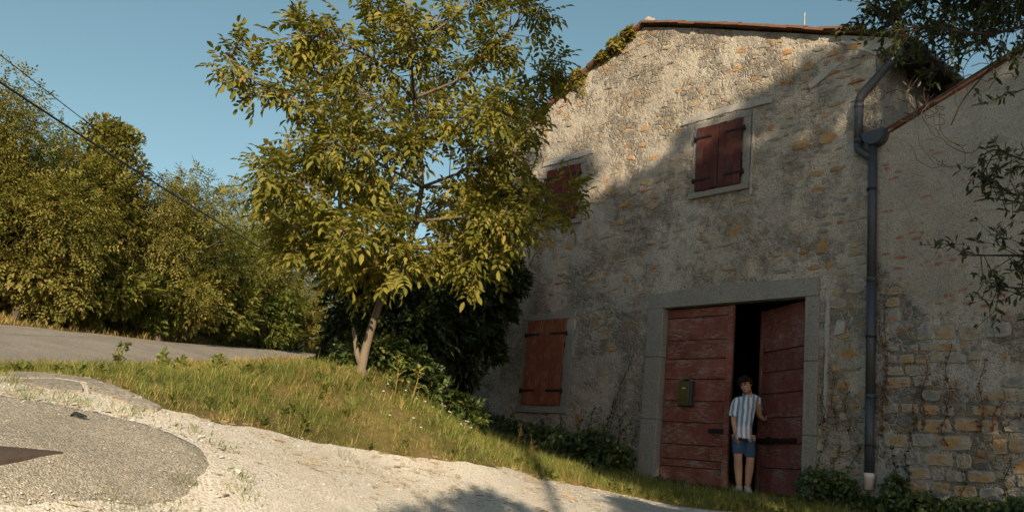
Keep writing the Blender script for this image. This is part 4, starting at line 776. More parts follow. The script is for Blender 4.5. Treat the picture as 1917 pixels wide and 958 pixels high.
for (px, py) in ((1700, 175), (1760, 200), (1780, 240), (1840, 150), (1720, 160)):     # bare curling twigs
    p = ep(px, py, .2)
    for k in range(4):
        a = r.uniform(0, 6.28); rr_ = r.uniform(.05, .16); c0 = r.uniform(-.15, .15, 3)*np.array([1, 1, .4]); pts = [p+c0+np.array([math.cos(a+s*2.6)*rr_, r.normal(0, .01), math.sin(a+s*2.6)*rr_-s*.12]) for s in np.linspace(0, 1.2, 9)]; tw.tube(pts, [.0026]*9, 4, False)
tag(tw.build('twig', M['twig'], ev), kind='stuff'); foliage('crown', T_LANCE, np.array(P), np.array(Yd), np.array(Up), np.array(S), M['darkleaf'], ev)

# ------------------------------------------------------------------ ivy
def ivy(name, label, spots, mat='ivyleaf', n=500, size=.07, shoots=(), group='ivy along the house foot', stem='twig', par_d=-.03, cat='ivy'):
    """spots: (u, depth, z, radii) mounds; shoots: (u0,z0,u1,z1) up the wall"""
    p0 = hw(spots[0][0], spots[0][1], spots[0][2]) if spots else hw(shoots[0][0], par_d, shoots[0][1]); root = tag(empty(name, tuple(p0)), label, cat, group); r = np.random.default_rng(abs(hash(label)) % 9999 if False else len(label)*37+int(p0[0]*100)); P = []; Yd = []; Up = []; S = []; b = MB(); nr = hw(0, -1, 0)-hw(0, 0, 0)
    for (u, d, z, ru, rd, rz_) in spots:
        q = rdir(n, r); k = r.uniform(.3, 1, n)**.4; pu, pd, pz = u+q[:, 0]*ru*k, d+q[:, 1]*rd*k, z+q[:, 2]*rz_*k; pd = np.minimum(pd, -.03); W = np.stack([HO[0]+pu*_c-pd*_s, HO[1]+pu*_s+pd*_c, pz], -1); g = HT(W[:, 0], W[:, 1]); W[:, 2] = np.maximum(W[:, 2], g+.01); P.append(W); Yd.append(norm(rdir(n, r)+np.array([0, 0, -.5])+nr*.3)); Up.append(norm(rdir(n, r)*.5+nr*.8+np.array([0, 0, .7]))); S.append(size*r.uniform(.6, 1.3, n))
        for k in range(5): a = hw(u+r.uniform(-ru, ru)*.6, -.05, z-rz_); e = hw(u+r.uniform(-ru, ru), d-r.uniform(0, rd)*.6, z+rz_*.7); b.tube([a-p0, (a+e)/2-p0+np.array([0, 0, .04]), e-p0], [.006, .005, .003], 4)
    for (u0, z0, u1, z1) in shoots:
        ln = math.hypot(u1-u0, z1-z0); m_ = int(ln/.022); t = np.linspace(0, 1, max(m_, 4)); wob = .03*np.sin(t*9+r.uniform(0, 6)); pu = u0+(u1-u0)*t+wob; pz = z0+(z1-z0)*t; W = np.stack([HO[0]+pu*_c-par_d*_s, HO[1]+pu*_s+par_d*_c, pz], -1); b.tube([w-p0 for w in W[::2]], .004, 4, False)
        P.append(W+r.normal(0, .028, W.shape)); Yd.append(norm(rdir(len(W), r)+np.array([0, 0, -.4]))); Up.append(norm(nr+rdir(len(W), r)*.5)); S.append(size*r.uniform(.6, 1.2, len(W))*(1.1-.5*t))
    b.build('stem', M[stem], root); foliage('foliage', T_IVY, np.concatenate(P)-p0, np.concatenate(Yd), np.concatenate(Up), np.concatenate(S), M[mat], root); return root
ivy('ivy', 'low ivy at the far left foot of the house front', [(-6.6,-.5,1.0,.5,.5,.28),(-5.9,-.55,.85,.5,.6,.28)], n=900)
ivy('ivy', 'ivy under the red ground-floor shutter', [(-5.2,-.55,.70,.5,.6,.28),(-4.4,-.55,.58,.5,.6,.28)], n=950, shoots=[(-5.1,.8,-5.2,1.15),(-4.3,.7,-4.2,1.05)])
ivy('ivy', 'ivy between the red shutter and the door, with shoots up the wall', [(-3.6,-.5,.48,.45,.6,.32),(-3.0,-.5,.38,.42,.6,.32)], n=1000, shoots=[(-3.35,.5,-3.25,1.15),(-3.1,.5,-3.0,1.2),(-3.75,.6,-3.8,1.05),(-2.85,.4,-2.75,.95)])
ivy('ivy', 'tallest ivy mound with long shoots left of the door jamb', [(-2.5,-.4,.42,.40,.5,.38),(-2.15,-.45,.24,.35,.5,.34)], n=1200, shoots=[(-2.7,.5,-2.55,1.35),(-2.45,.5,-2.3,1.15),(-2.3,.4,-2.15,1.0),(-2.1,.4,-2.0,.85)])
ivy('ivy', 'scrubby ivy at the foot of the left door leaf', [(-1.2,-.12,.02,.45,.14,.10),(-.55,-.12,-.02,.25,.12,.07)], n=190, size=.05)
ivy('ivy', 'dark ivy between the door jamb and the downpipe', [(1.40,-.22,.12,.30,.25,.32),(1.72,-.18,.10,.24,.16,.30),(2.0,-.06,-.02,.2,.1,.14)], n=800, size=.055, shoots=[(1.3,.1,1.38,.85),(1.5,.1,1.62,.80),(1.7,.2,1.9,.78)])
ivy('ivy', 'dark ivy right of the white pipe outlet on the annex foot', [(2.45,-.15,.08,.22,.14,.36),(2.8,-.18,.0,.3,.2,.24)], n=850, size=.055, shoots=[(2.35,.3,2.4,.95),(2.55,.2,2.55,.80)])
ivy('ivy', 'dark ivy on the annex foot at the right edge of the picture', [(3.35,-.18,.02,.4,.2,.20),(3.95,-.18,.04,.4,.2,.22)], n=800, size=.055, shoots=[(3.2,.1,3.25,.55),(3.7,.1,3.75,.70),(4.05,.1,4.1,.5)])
ivy('ivy', 'sunlit ivy clump on the left roof edge just below the ridge', [(-2.85,-.02,8.36,.18,.16,.12),(-3.15,-.02,8.22,.24,.2,.16),(-3.5,-.02,8.05,.2,.15,.10)], mat='sunlit_roofivy', n=420, size=.085, group='ivy on the roof edge', par_d=-.06)
ivy('ivy', 'ivy tuft hanging from the middle of the left roof edge', [(-4.15,-.02,7.82,.25,.2,.16),(-4.5,-.02,7.70,.22,.2,.14)], mat='sunlit_roofivy', n=260, size=.085, group='ivy on the roof edge', shoots=[(-4.05,7.75,-3.95,7.25),(-4.15,7.7,-4.1,7.35),(-4.0,7.7,-3.88,7.4)], par_d=-.07)
ivy('ivy', 'lowest ivy tuft on the left roof edge beside the walnut leaves', [(-5.3,0,7.32,.3,.2,.10),(-5.9,0,6.98,.2,.2,.12)], mat='sunlit_roofivy', n=170, size=.085, group='ivy on the roof edge')
for i, (lab, sh) in enumerate([('dead brown creeper climbing beside the downpipe', [(2.25,.9,2.28,2.9),(2.3,1.3,2.2,2.4)]), ('dead brown creeper hanging below the plaster, left strand', [(2.75,1.0,2.8,1.95),(2.6,.9,2.7,1.6)]), ('dead brown creeper hanging below the plaster, middle strand', [(3.05,1.2,3.1,2.1),(3.0,.8,3.05,1.4)]), ('dead brown creeper hanging below the plaster, right strand', [(3.45,1.0,3.5,1.9),(3.55,1.0,3.75,1.5),(3.9,1.2,3.7,1.05)]), ('dead brown creeper between the door jamb and the downpipe', [(1.55,1.0,1.5,1.8),(1.75,.9,1.7,1.6),(1.4,1.0,1.35,1.5)])]):
    ivy('dry_creeper', lab, [], mat='deadleaf', size=.045, shoots=sh, group='dead creepers on the wall', par_d=-.045, cat='creeper')
# bare vine stems over the left of the front
for i, (lab, pts) in enumerate([('thin bare vine stem slanting up left of the upper left shutter', [(-6.6,1.6),(-6.0,2.6),(-5.4,3.4),(-5.0,4.1),(-4.6,4.5)]), ('thin bare vine stem fanning over the wall left of the red shutter', [(-6.4,1.3),(-6.1,2.2),(-5.9,3.2),(-5.7,3.9)]), ('thin bare vine stem beside the left door jamb', [(-2.6,.8),(-2.45,1.5),(-2.2,2.0),(-2.15,2.5)])]):
    p0 = hw(pts[0][0], -.03, pts[0][1]); b = MB(); Q = resample(pts, 24); Q += rng.normal(0, .012, Q.shape); b.tube([hw(u, -.035, z)-p0 for u, z in Q], list(np.linspace(.007, .003, 24)), 5, False)
    for k in range(5): j = rng.integers(4, 22); u, z = Q[j]; s_ = rng.choice([-1, 1]); b.tube([hw(u, -.035, z)-p0, hw(u+s_*.12, -.03, z+.18)-p0, hw(u+s_*.2, -.03, z+.42)-p0], [.004, .003, .002], 4, False)
    o = b.build('vine_stem', M['twig']); o.location = p0; tag(o, lab, 'vine', 'bare vines on the front')

# ------------------------------------------------------------------ grass, pebbles, weeds
RPOLY = [tuple(p) for p in resample(ROADN, 60)]+[tuple(p) for p in resample(ROADF, 60)[::-1]]
GPOLY = GRV+GLOW[::-1]
HPOLY = [tuple(hw(-7.2, .0, 0)[:2]), tuple(hw(9.6, .0, 0)[:2]), tuple(hw(9.6, 9, 0)[:2]), tuple(hw(-7.2, 9, 0)[:2])]
T_BLADE = (np.array([(-.5, 0, 0), (.5, 0, 0), (-.36, .22, .55), (.36, .22, .55), (0, .62, 1.0)], float), np.array([(0, 1, 3), (0, 3, 2), (2, 3, 4)]))
def blades(name, x, y, h, w, mat, lean=1.0, az=None, r=rng):
    n = len(x); a = r.uniform(0, 6.283, n) if az is None else az-math.pi/2+r.normal(0, .6, n); X = np.stack([np.cos(a), np.sin(a), 0*a], -1); Y = np.stack([-np.sin(a), np.cos(a), 0*a], -1); Z = norm(np.stack([r.normal(0, .25, n), r.normal(0, .25, n), np.ones(n)], -1)); P = np.stack([x, y, HT(x, y)-.01], -1)
    S = np.stack([w, h*lean*r.uniform(.2, 1.5, n), h], -1); V, Fc = scatter(T_BLADE[0], T_BLADE[1], P, X, Y, Z, S); return tag(link(name, mesh_np(name, V, Fc), mat), kind='stuff')
def tufts(x, y, h, m, sp, r=rng):
    """each tuft: m blades around its centre, leaning outwards, longest in the middle"""
    k = np.repeat(np.arange(len(x)), m); a = r.uniform(0, 6.283, len(k)); d = sp*np.sqrt(r.uniform(0, 1, len(k)))*r.uniform(.5, 1.5, len(x))[k]; return x[k]+np.cos(a)*d, y[k]+np.sin(a)*d, h[k]*r.uniform(.45, 1.15, len(k))*(1.15-.5*d/sp/1.5), a, k
def field(n, x0, x1, y0, y1, clump=.6, seed=1):
    r = np.random.default_rng(seed); x = r.uniform(x0, x1, n); y = r.uniform(y0, y1, n); k = (fbm(x, y, 1.7, 3, seed)*.7+fbm(x, y, 6, 2, seed+3)*.6); return x, y, k, r
def not_paved(x, y): return ~(inside(x, y, RPOLY) | inside(x, y, GPOLY) | inside(x, y, HPOLY) | inside(x, y, APOLY) | inside(x, y, SPOLY))
# bank between drive and crest, out to the house
x, y, k, r = field(17000, -6.2, 4.5, 6.4, 13.5, seed=3); dg = dist_line(x, y, GRV); ok = not_paved(x, y) & (k > -.55+rng.uniform(-.15, .15, len(x))) & (np.hypot(x, y) < 16) & (x > -.62*y+.2)
x, y, k, dg = x[ok], y[ok], k[ok], dg[ok]; dry = .9*fbm(x, y, .9, 3, 12)+1.0*np.exp(-dg/.30)+rng.normal(0, .25, len(x)); h = (.05+.10*np.clip(k+.45, 0, 1.2))*np.clip(.4+dg/1.1, .4, 1.2)*rng.uniform(.6, 1.5, len(x)); dm = dry > .62
for nm, q, mt, ln_, lab in (('grass', ~dm, M['grass'], 1.2, 'green and yellow grass tufts covering the sunny bank'), ('dry_grass', dm, M['drygrass'], 1.5, 'straw coloured dry grass along the edge of the drive')):
    bx, by, bh, ba, bk = tufts(x[q], y[q], h[q], 15, .055); tag(blades(nm, bx, by, bh, rng.uniform(.0032, .0068, len(bx)), mt, ln_, ba), lab, 'grass')
x, y, k, r = field(9000, -6, 4.5, 6.4, 13.5, seed=4); ok = not_paved(x, y) & (k > 0) & (np.hypot(x, y) < 15) & (x > -.62*y+.2); x, y = x[ok], y[ok]      # thin dry stalks standing above the rest
tag(blades('grass_stalk', x, y, rng.uniform(.10, .26, len(x)), rng.uniform(.0022, .004, len(x)), M['drygrass'], .7), 'thin dry stalks standing above the bank grass', 'grass')
n = 9000; x = rng.uniform(-5, 4, n); y = rng.uniform(6, 12, n); dg = dist_line(x, y, GRV); ok = inside(x, y, GPOLY) & ~inside(x, y, SPOLY) & ~inside(x, y, APOLY) & (rng.uniform(0, 1, n) < np.exp(-dg/.13)*.9*(fbm(x, y, 2.2, 3, 66) > -.25)); x, y = x[ok], y[ok]; bx, by, bh, ba, bk = tufts(x, y, rng.uniform(.02, .07, len(x)), 9, .04)
tag(blades('edge_grass', bx, by, bh, rng.uniform(.003, .005, len(bx)), M['drygrass'], 1.5, ba), 'sparse dry grass creeping over the gravel edge', 'grass')
x, y, k, r = field(60000, -6, 6.5, 11, 21, seed=5); ok = not_paved(x, y) & (k > -.4) & (np.hypot(x, y) > 12.8) & (x < 6) & (x > -.30*y-2.2); x, y, k = x[ok], y[ok], k[ok]; h = .05+.09*np.clip(k+.4, 0, 1)*rng.uniform(.5, 1.4, len(x))
tag(blades('house_grass', x, y, h, rng.uniform(.007, .013, len(x)), M['grass'], .9), 'grass between the bank and the house foot', 'grass')
x, y, k, r = field(34000, -12.5, -4, 8, 33, seed=8); ok = ~inside(x, y, RPOLY) & (dist_line(x, y, ROADF) < 1.4) & (k > -.25); ok |= ~inside(x, y, RPOLY) & (dist_line(x, y, ROADN) < .8) & (k > -.2) & (y > 9.5); x, y, k = x[ok], y[ok], k[ok]
tag(blades('verge_grass', x, y, .10+.16*np.clip(k+.2, 0, 1), rng.uniform(.010, .018, len(x)), M['drygrass'], .9), 'dry grass verge along both edges of the road', 'grass')
x, y, k, r = field(1500, -6, 4.5, 6.6, 14, seed=14); ok = not_paved(x, y) & (k > .05) & (x > -.62*y+.2); x, y = x[ok], y[ok]; m_ = 7; kk = np.repeat(np.arange(len(x)), m_); a = rng.uniform(0, 6.283, len(kk)); Yd = np.stack([np.cos(a), np.sin(a), rng.uniform(.3, 1.3, len(kk))], -1); P = np.stack([x[kk], y[kk], HT(x[kk], y[kk])+rng.uniform(.0, .06, len(kk))], -1)
o = foliage('low_weed', T_LEAF, P, Yd, norm(np.stack([-np.cos(a), -np.sin(a), np.ones(len(kk))], -1)), rng.uniform(.035, .085, len(kk)), M['greenleaf'], None); tag(o, 'broad-leaved low weeds mixed into the bank grass', 'weeds', kind='stuff')
# tufts in the gravel and along the asphalt edge
tx = []; ty = []
for cx, cy, sp, n in [(-1.88,5.62,.05,160),(-1.62,6.02,.05,130),(-1.55,5.85,.06,120),(-1.9,6.32,.07,150),(-2.15,6.42,.07,120),(-1.75,5.30,.10,200),(-2.0,5.12,.10,160),(-2.55,6.42,.10,200),(-2.95,6.38,.12,260),(-3.35,6.45,.14,320),(-3.7,6.75,.14,340),(-3.9,7.1,.14,300),(-4.1,7.4,.16,300),(-2.6,4.85,.16,160),(-3.2,6.2,.08,150),(-1.2,7.6,.10,90)]:
    tx.append(rng.normal(cx, sp, n)); ty.append(rng.normal(cy, sp*.8, n))
tx = np.concatenate(tx); ty = np.concatenate(ty); tag(blades('gravel_tuft', tx, ty, rng.uniform(.03, .085, len(tx)), rng.uniform(.003, .006, len(tx)), M['grass'], 1.3), 'small grass tufts sprouting from the gravel and asphalt edge', 'grass')
# straw litter lying on the gravel
n = 4200; x = rng.uniform(-4, 3, n); y = rng.uniform(4.2, 11, n); ok = inside(x, y, GPOLY) & ~inside(x, y, APOLY) & (fbm(x, y, 1.4, 3, 71) > .0); x, y = x[ok], y[ok]; n = len(x); a = rng.normal(.3, .7, n); X = np.stack([np.cos(a), np.sin(a), 0*a], -1); Z = np.tile([0, 0, 1.0], (n, 1)); Y = np.cross(Z, X)
V, Fc = scatter(np.array([(-.5, -.5, 0), (.5, -.5, 0), (.5, .5, .3), (-.5, .5, .3)]), np.array([(0, 1, 2, 3)]), np.stack([x, y, HT(x, y)+.032], -1), X, Y, Z, np.stack([rng.uniform(.02, .09, n), rng.uniform(.002, .0045, n), rng.uniform(.01, .03, n)], -1)); tag(link('straw_litter', mesh_np('straw_litter', V, Fc), M['strawlitter']), 'scattered straw and brown needles on the gravel', 'litter', kind='stuff')
# pebbles
def pebbles(name, x, y, s, mat, dz):
    n = len(x); T = np.array([(1, 0, 0), (.3, .9, .1), (-.8, .6, 0), (-.7, -.7, .1), (.4, -.9, 0), (.15, .1, .75)], float); TF = np.array([(0, 1, 5), (1, 2, 5), (2, 3, 5), (3, 4, 5), (4, 0, 5)])
    a = rng.uniform(0, 6.283, n); Z = norm(np.stack([rng.normal(0, .3, n), rng.normal(0, .3, n), np.ones(n)], -1)); X = norm(np.cross(np.stack([-np.sin(a), np.cos(a), 0*a], -1), Z)); Y = np.cross(Z, X); S = np.stack([s*rng.uniform(.7, 1.3, n), s*rng.uniform(.6, 1.1, n), s*rng.uniform(.5, .9, n)], -1)
    V, Fc = scatter(T, TF, np.stack([x, y, HT(x, y)+dz], -1), X, Y, Z, S); return tag(link(name, mesh_np(name, V, Fc), mat), kind='stuff')
n = 60000; yy = 4.4+(11.4-4.4)*rng.uniform(0, 1, n)**1.3; xx = rng.uniform(-4.6, 4.0, n); k = fbm(xx, yy, 1.2, 3, 55); ok = inside(xx, yy, GPOLY) & ~inside(xx, yy, APOLY) & ~inside(xx, yy, SPOLY) & (xx > -.62*yy-.2) & (k > -.35); xx, yy = xx[ok], yy[ok]
tag(pebbles('gravel', xx, yy, .0032+.0085*rng.uniform(0, 1, len(xx))**3.2, M['pebble'], .018), 'pale crushed limestone gravel of the drive', 'gravel')
n = 9000; xx = rng.uniform(-3.6, -1.4, n); yy = rng.uniform(4.4, 6.5, n); dd = dist_line(xx, yy, [tuple(p) for p in ASPH[0]]); ok = inside(xx, yy, APOLY) & (rng.uniform(0, 1, n) < .75*np.exp(-dd/.09)+.02); tag(pebbles('spilled_gravel', xx[ok], yy[ok], rng.uniform(.003, .009, ok.sum()), M['pebble'], .038), 'fine gravel spilled over the asphalt edge', 'gravel')
n = 500; xx = rng.uniform(-3.2, -1.4, n); yy = rng.uniform(4.6, 6.5, n); dd = dist_line(xx, yy, [tuple(p) for p in ASPH[0]]); ok = (dd < .16) & ~inside(xx, yy, APOLY); tag(pebbles('edge_stones', xx[ok], yy[ok], rng.uniform(.012, .03, ok.sum()), M['pebble'], .02), 'larger pale stones along the broken asphalt edge', 'gravel')
# wild flowers in the bank
n = 26; c = [at(rng.uniform(640, 900), rng.uniform(720, 830), rng.uniform(8.6, 11)) for _ in range(n)]; b = MB()
for p in c:
    z = hz(p[0], p[1]); h = rng.uniform(.06, .16)
    if inside(np.array([p[0]]), np.array([p[1]]), GPOLY)[0]: continue
    b.ball((p[0], p[1], z+h), (.013, .013, .005), 6, 4)
tag(b.build('wildflower', M['petal']), 'tiny white wild flowers dotted over the bank by the walnut', 'flowers', kind='stuff')
# tall single weeds
def weed(px, py, D, h, label, dry=False, seed=0):
    r = np.random.default_rng(seed+300); p = at(px, py, D); z = hz(p[0], p[1]); root = tag(empty('tall_weed', (p[0], p[1], z)), label, 'weed', 'tall single weeds'); b = MB(); top = np.array([r.normal(0, .05), r.normal(0, .05), h]); b.tube([(0, 0, -.02), top*.5+np.array([.01, 0, 0]), top], [.005, .004, .002], 5)
    P = []; Yd = []
    for k in range(26 if not dry else 12): t = r.uniform(.25, 1); d = norm(rdir(1, r)[0]*np.array([1, 1, .3])+np.array([0, 0, .5])); e = top*t+d*.09*(1.2-t); b.tube([top*t, e], .0018, 3); P += [e, top*t+d*.04, e+np.array([0, 0, .01])]; Yd += [d, norm(d+rdir(1, r)[0]), norm(rdir(1, r)[0])]
    b.build('stem', M['drygrass'], root); P = np.array(P); foliage('leaves', T_LEAF, P, np.array(Yd), norm(rdir(len(P), r)*.6+np.array([0, 0, 1.0])), (.07 if not dry else .03)*r.uniform(.5, 1.2, len(P)), M['grass' if not dry else 'drygrass'], root)
weed(225, 690, 10.2, .34, 'leafy weed sticking up before the road at the left', seed=1); weed(305, 690, 10.2, .24, 'shorter weed before the road, second from the left', seed=2); weed(345, 690, 10.1, .20, 'small weed before the road, third from the left', seed=3); weed(412, 694, 10.0, .20, 'bushy weed on the crest of the bank', seed=4)
weed(963, 842, 12.6, .55, 'tall dry weed stalk standing before the ivy under the red shutter', True, 5); weed(998, 858, 12.0, .32, 'shorter dry weed stalk before the ivy right of the tall one', True, 6)
weed(740, 730, 9.2, .45, 'broad-leaved weed lit by the sun at the foot of the walnut', seed=7); weed(770, 740, 9.4, .35, 'leafy weed right of the walnut foot', seed=8)

# ------------------------------------------------------------------ power cables
for (a, c, rad, sag, lab) in [((0,123,13.5), (640,548,30), .017, .25, 'thick black power cable sloping down past the roadside trees'), ((0,80,15), (560,520,34), .008, .2, 'thin upper cable sloping down behind the creeper-covered tree')]:
    A = at(*a); B_ = at(*c); A = A-(B_-A)*.45; pts = []
    for t in np.linspace(0, 1, 40): p = A*(1-t)+B_*t; p = p-np.array([0, 0, sag*4*t*(1-t)]); pts.append(p)
    b = MB(); b.tube([p-A for p in pts], rad, 7); o = b.build('power_cable', M['cable']); o.location = A; tag(o, lab, 'cable', 'power cables')

# ------------------------------------------------------------------ the man in the doorway
pf = hw(0.02, .09, -.033); per = tag(empty('person', tuple(pf), -R_(12)), 'man in striped shirt and denim shorts leaning out of the open door', 'person'); per.scale = (1.12, 1.08, 1.0); per.rotation_euler[1] = -R_(1.8)
def remesh(o, v, it=6, f=.5):
    md = o.modifiers.new('r', 'REMESH'); md.mode = 'VOXEL'; md.voxel_size = v; md.use_smooth_shade = True; s = o.modifiers.new('s', 'SMOOTH'); s.iterations = it; s.factor = f; return o
b = MB()
hd = np.array([.030, -.06, 1.605])
Rt = np.array(Matrix.Rotation(R_(-14), 3, 'Y') @ Matrix.Rotation(R_(-24), 3, 'Z') @ Matrix.Rotation(R_(14), 3, 'X'))   # head tilts and turns to his right, looking down
def hp(x, y, z): return hd+Rt @ np.array([x, y, z])
b.ball(hd+np.array([0, .01, .02]), (.075, .092, .10), 14, 10, Rt); b.ball(hp(0, -.018, -.055), (.058, .068, .07), 12, 8, Rt); b.ball(hp(0, -.055, -.105), (.030, .028, .024), 8, 6, Rt)
b.tube([hp(0, -.083, .012), hp(0, -.103, -.022), hp(0, -.096, -.036)], [.009, .014, .012], 7); b.ball(hp(0, -.082, .035), (.052, .018, .012), 8, 5, Rt); b.ball(hp(0, -.083, -.068), (.024, .010, .008), 8, 5, Rt)
for s in (-1, 1): b.ball(hp(s*.076, .015, -.01), (.010, .020, .032), 8, 6, Rt); b.ball(hp(s*.032, -.072, -.025), (.022, .02, .02), 8, 5, Rt)
b.tube([hp(0, .02, -.06), (.075, .0, 1.49), (.085, .01, 1.43), (.08, .01, 1.36)], [.052, .052, .06, .085], 10)
b.tube([(.02, 0, .84), (.015, 0, .95), (.03, 0, 1.08), (.055, 0, 1.22), (.07, 0, 1.34), (.08, .005, 1.42)], [(.13, .09), (.128, .088), (.125, .085), (.135, .09), (.135, .088), (.09, .065)], 14)
b.tube([(.075, -.055, 1.44), (.078, -.095, 1.36), (.08, -.098, 1.30)], [(.06, .045), (.055, .042), (.02, .03)], 8)     # open collar
# arms: right arm (picture left) hanging, left arm reaching back to the door
def arm(sh, el, wr, hand_dir, palm_n, curl):
    sh, el, wr = map(np.array, (sh, el, wr)); b.tube([sh, sh*.5+el*.5, el, el*.6+wr*.4, wr], [.052, .046, .039, .038, .027], 9); hd_ = norm(np.array(hand_dir, float)); pn = np.array(palm_n, float); pn = norm(pn-hd_*pn.dot(hd_)); sd_ = np.cross(hd_, pn); b.tube([wr, wr+hd_*.045, wr+hd_*.09], [(.026, .020), (.036, .016), (.038, .014)], 10)
    kn = wr+hd_*.088
    for j, (o_, L_) in enumerate(((-.028, .070), (-.010, .080), (.009, .076), (.026, .060))):
        q0 = kn+sd_*o_; d1 = norm(hd_+pn*curl*.4); q1 = q0+d1*L_*.5; d2 = norm(hd_+pn*curl); q2 = q1+d2*L_*.5; b.tube([q0-hd_*.02, q0, q1, q2], [.010, .0098, .0092, .008], 7)
    t0 = wr+hd_*.03-sd_*.030; b.tube([t0, t0+hd_*.03-sd_*.025+pn*.01, t0+hd_*.065-sd_*.03+pn*.02], [.012, .011, .009], 7)
arm((-.07, .0, 1.37), (-.118, -.02, 1.09), (-.095, -.09, .865), (.15, -.25, -.95), (.75, .3, .0), .45)
arm((.185, .03, 1.40), (.235, .17, 1.17), (.30, .24, 1.12), (.3, .85, .2), (.8, -.2, -.3), .5)
# legs
for hip, kn, an_, toe in (((-.06, .0, .86), (-.055, -.02, .49), (-.035, .03, .09), (-.10, -.13)), ((.095, .01, .86), (.105, .0, .475), (.075, .06, .09), (.08, -.11))):
    hip, kn, an_ = map(np.array, (hip, kn, an_)); b.tube([hip, hip*.5+kn*.5, kn+np.array([0, 0, .05]), kn, kn*.72+an_*.28+np.array([0, .018, 0]), kn*.3+an_*.7, an_, an_-np.array([0, 0, .05])], [.085, .072, .058, .056, .060, .047, .037, .038], 10)
remesh(b.build('body', M['skin'], per), .0075, 5)
# shirt with open collar and short sleeves
b = MB(); b.tube([(.01, -.005, .80), (.012, -.005, .88), (.018, -.003, 1.0), (.04, 0, 1.14), (.062, 0, 1.28), (.072, 0, 1.37), (.078, .005, 1.43), (.08, .01, 1.452)], [(.168, .118), (.160, .114), (.154, .110), (.160, .112), (.166, .114), (.158, .106), (.11, .08), (.08, .066)], 22)
b.tube([(-.02, .0, 1.385), (-.075, -.002, 1.36), (-.10, -.01, 1.28), (-.118, -.018, 1.17), (-.122, -.02, 1.12)], [.055, .060, .060, .060, .063], 12); b.tube([(.15, .01, 1.41), (.195, .03, 1.405), (.205, .10, 1.32), (.225, .15, 1.25)], [.05, .055, .055, .058], 12)
b.ball((.0, -.005, 1.385), (.09, .07, .05), 12, 7); b.ball((.15, .01, 1.425), (.08, .07, .045), 12, 7)
sh = remesh(b.build('shirt', M['shirt'], per), .010, 4)
for s in (-1, 1):
    b = MB(); c = np.array([.08, -.07, 1.43]); V = [c+np.array([s*.015, -.035, -.075]), c+np.array([s*.075, -.025, -.045]), c+np.array([s*.085, .05, .035]), c+np.array([s*.055, .02, .045])]; V += [v+np.array([0, -.010, .004]) for v in V]; b.add(V, [(0, 1, 2, 3), (7, 6, 5, 4), (0, 4, 5, 1), (1, 5, 6, 2), (2, 6, 7, 3), (3, 7, 4, 0)]); b.build('collar', M['shirt'], per)
b = MB(); V = [(.038, -.112, 1.452), (.122, -.108, 1.458), (.118, -.122, 1.40), (.082, -.130, 1.315), (.052, -.124, 1.39)]; V = V+[(x, y+.05, z) for x, y, z in V]; b.add(V, [(4, 3, 2, 1, 0), (5, 6, 7, 8, 9)]+[(k, (k+1) % 5, 5+(k+1) % 5, 5+k) for k in range(5)]); b.build('bare_chest', M['skin'], per)
b = MB(); b.tube([(.080, -.128, 1.31), (.068, -.126, 1.15), (.055, -.122, 1.0), (.052, -.126, .84)], [(.010, .004)]*4, 6); b.build('shirt_placket', M['shirt'], per)
# shirt tail, split hem
b = MB(); b.tube([(.03, -.09, .90), (.09, -.105, .80), (.10, -.105, .745)], [(.085, .03), (.06, .022), (.03, .012)], 10); b.tube([(-.06, -.08, .9), (-.08, -.09, .80), (-.075, -.085, .77)], [(.085, .03), (.07, .022), (.05, .012)], 10); remesh(b.build('shirt_tail', M['shirt'], per), .008, 3)
b = MB(); b.tube([(.015, 0, .92), (.018, 0, .84), (.018, 0, .78)], [(.145, .10), (.15, .105), (.14, .10)], 18); b.tube([(-.055, 0, .84), (-.058, -.005, .70), (-.058, -.012, .575)], [.086, .080, .076], 14); b.tube([(.085, .01, .84), (.098, .004, .68), (.103, .0, .535)], [.086, .080, .075], 14)
remesh(b.build('shorts', M['denim'], per), .010, 4)
b = MB(); r = np.random.default_rng(5)
for k in range(120):
    d = rdir(1, r)[0]
    if d[2] < -.25 or (d[1] < -.2 and d[2] < .35) : continue
    q = hd+np.array([0, .012, .025])+Rt @ (d*np.array([.082, .10, .108])); t = Rt @ norm(np.array([d[0]*.5+r.normal(0, .5), d[1]*.4-.35, -.5+r.normal(0, .4)])); b.tube([q-t*.02, q+t*.01, q+t*.04], [.016, .019, .007], 6)
for k in range(14): x = r.uniform(-.06, .06); q = hp(x, -.085+abs(x)*.25, .085); t = Rt @ norm(np.array([x*4+r.normal(0, .35), -.25, -.9])); b.tube([q-t*.02, q+t*.02, q+t*.05], [.014, .013, .004], 6)
b.ball(hd+np.array([0, .025, .03])+Rt @ np.array([0, 0, .01]), (.08, .09, .10), 12, 8, Rt); remesh(b.build('hair', M['hair'], per), .006, 2)
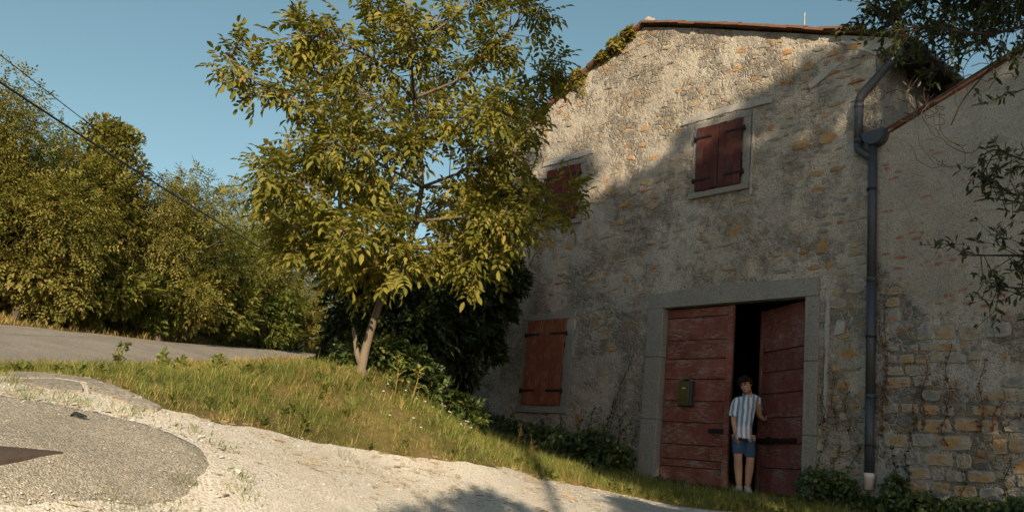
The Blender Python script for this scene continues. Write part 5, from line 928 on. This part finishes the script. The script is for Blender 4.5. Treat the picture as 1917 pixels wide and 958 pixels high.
for s in (-1, 1):
    b = MB(); b.ball(hp(s*.030, -.083, .012), (.013, .006, .006), 8, 5, Rt); b.build('eye', M['iron'], per); b = MB(); b.tube([hp(s*.014, -.094, .030), hp(s*.034, -.092, .036), hp(s*.054, -.078, .028)], [.004, .005, .003], 5); b.build('eyebrow', M['hair'], per)
b = MB(); b.tube([hp(-.022, -.088, -.070), hp(0, -.095, -.068), hp(.022, -.088, -.070)], [.003, .006, .003], 6); b.build('mouth', simple('lips', (.24, .10, .075), .5), per)
b = MB(); b.tube([hp(-.05, -.035, -.09), hp(-.03, -.07, -.108), hp(0, -.087, -.115), hp(.03, -.07, -.108), hp(.05, -.035, -.09)], [(.012, .02)]*5, 7); remesh(b.build('stubble', simple('stubble', (.16, .085, .055), .7), per), .006, 3)
for an_, toe, s in (((-.035, .035), (-.10, -.165), -1), ((.075, .065), (.085, -.14), 1)):
    a = np.array([*an_, 0]); t = np.array([*toe, 0]); d = norm(t-a); L_ = np.linalg.norm(t-a); b = MB(); b.tube([a-d*.055+np.array([0, 0, .05]), a+np.array([0, 0, .062]), a+d*L_*.4+np.array([0, 0, .052]), a+d*L_*.75+np.array([0, 0, .040]), a+d*(L_*1.0)+np.array([0, 0, .032]), a+d*(L_*1.06)+np.array([0, 0, .028])], [(.034, .036), (.042, .050), (.043, .044), (.046, .034), (.036, .026), (.015, .014)], 12); b.tube([a+np.array([0, 0, .07]), a+np.array([0, .0, .115])], [.042, .044], 10); shoe = remesh(b.build('shoe', M['shoe'], per), .006, 3)
    b = MB(); n = 16; V = []
    for z in (.0, .022):
        for k in range(n): q = 2*math.pi*k/n; x = math.cos(q); y = math.sin(q); c = a+d*(L_*.48); sd_ = np.array([-d[1], d[0], 0]); V.append(c+d*x*(L_*.5+.065)+sd_*y*(.044 if x < .2 else .050)*(1-.25*max(0, x)**3)+np.array([0, 0, z]))
    b.add(V, [tuple(range(n-1, -1, -1)), tuple(range(n, 2*n))]+[(k, (k+1) % n, n+(k+1) % n, n+k) for k in range(n)]); b.build('sole', M['sole'], shoe)
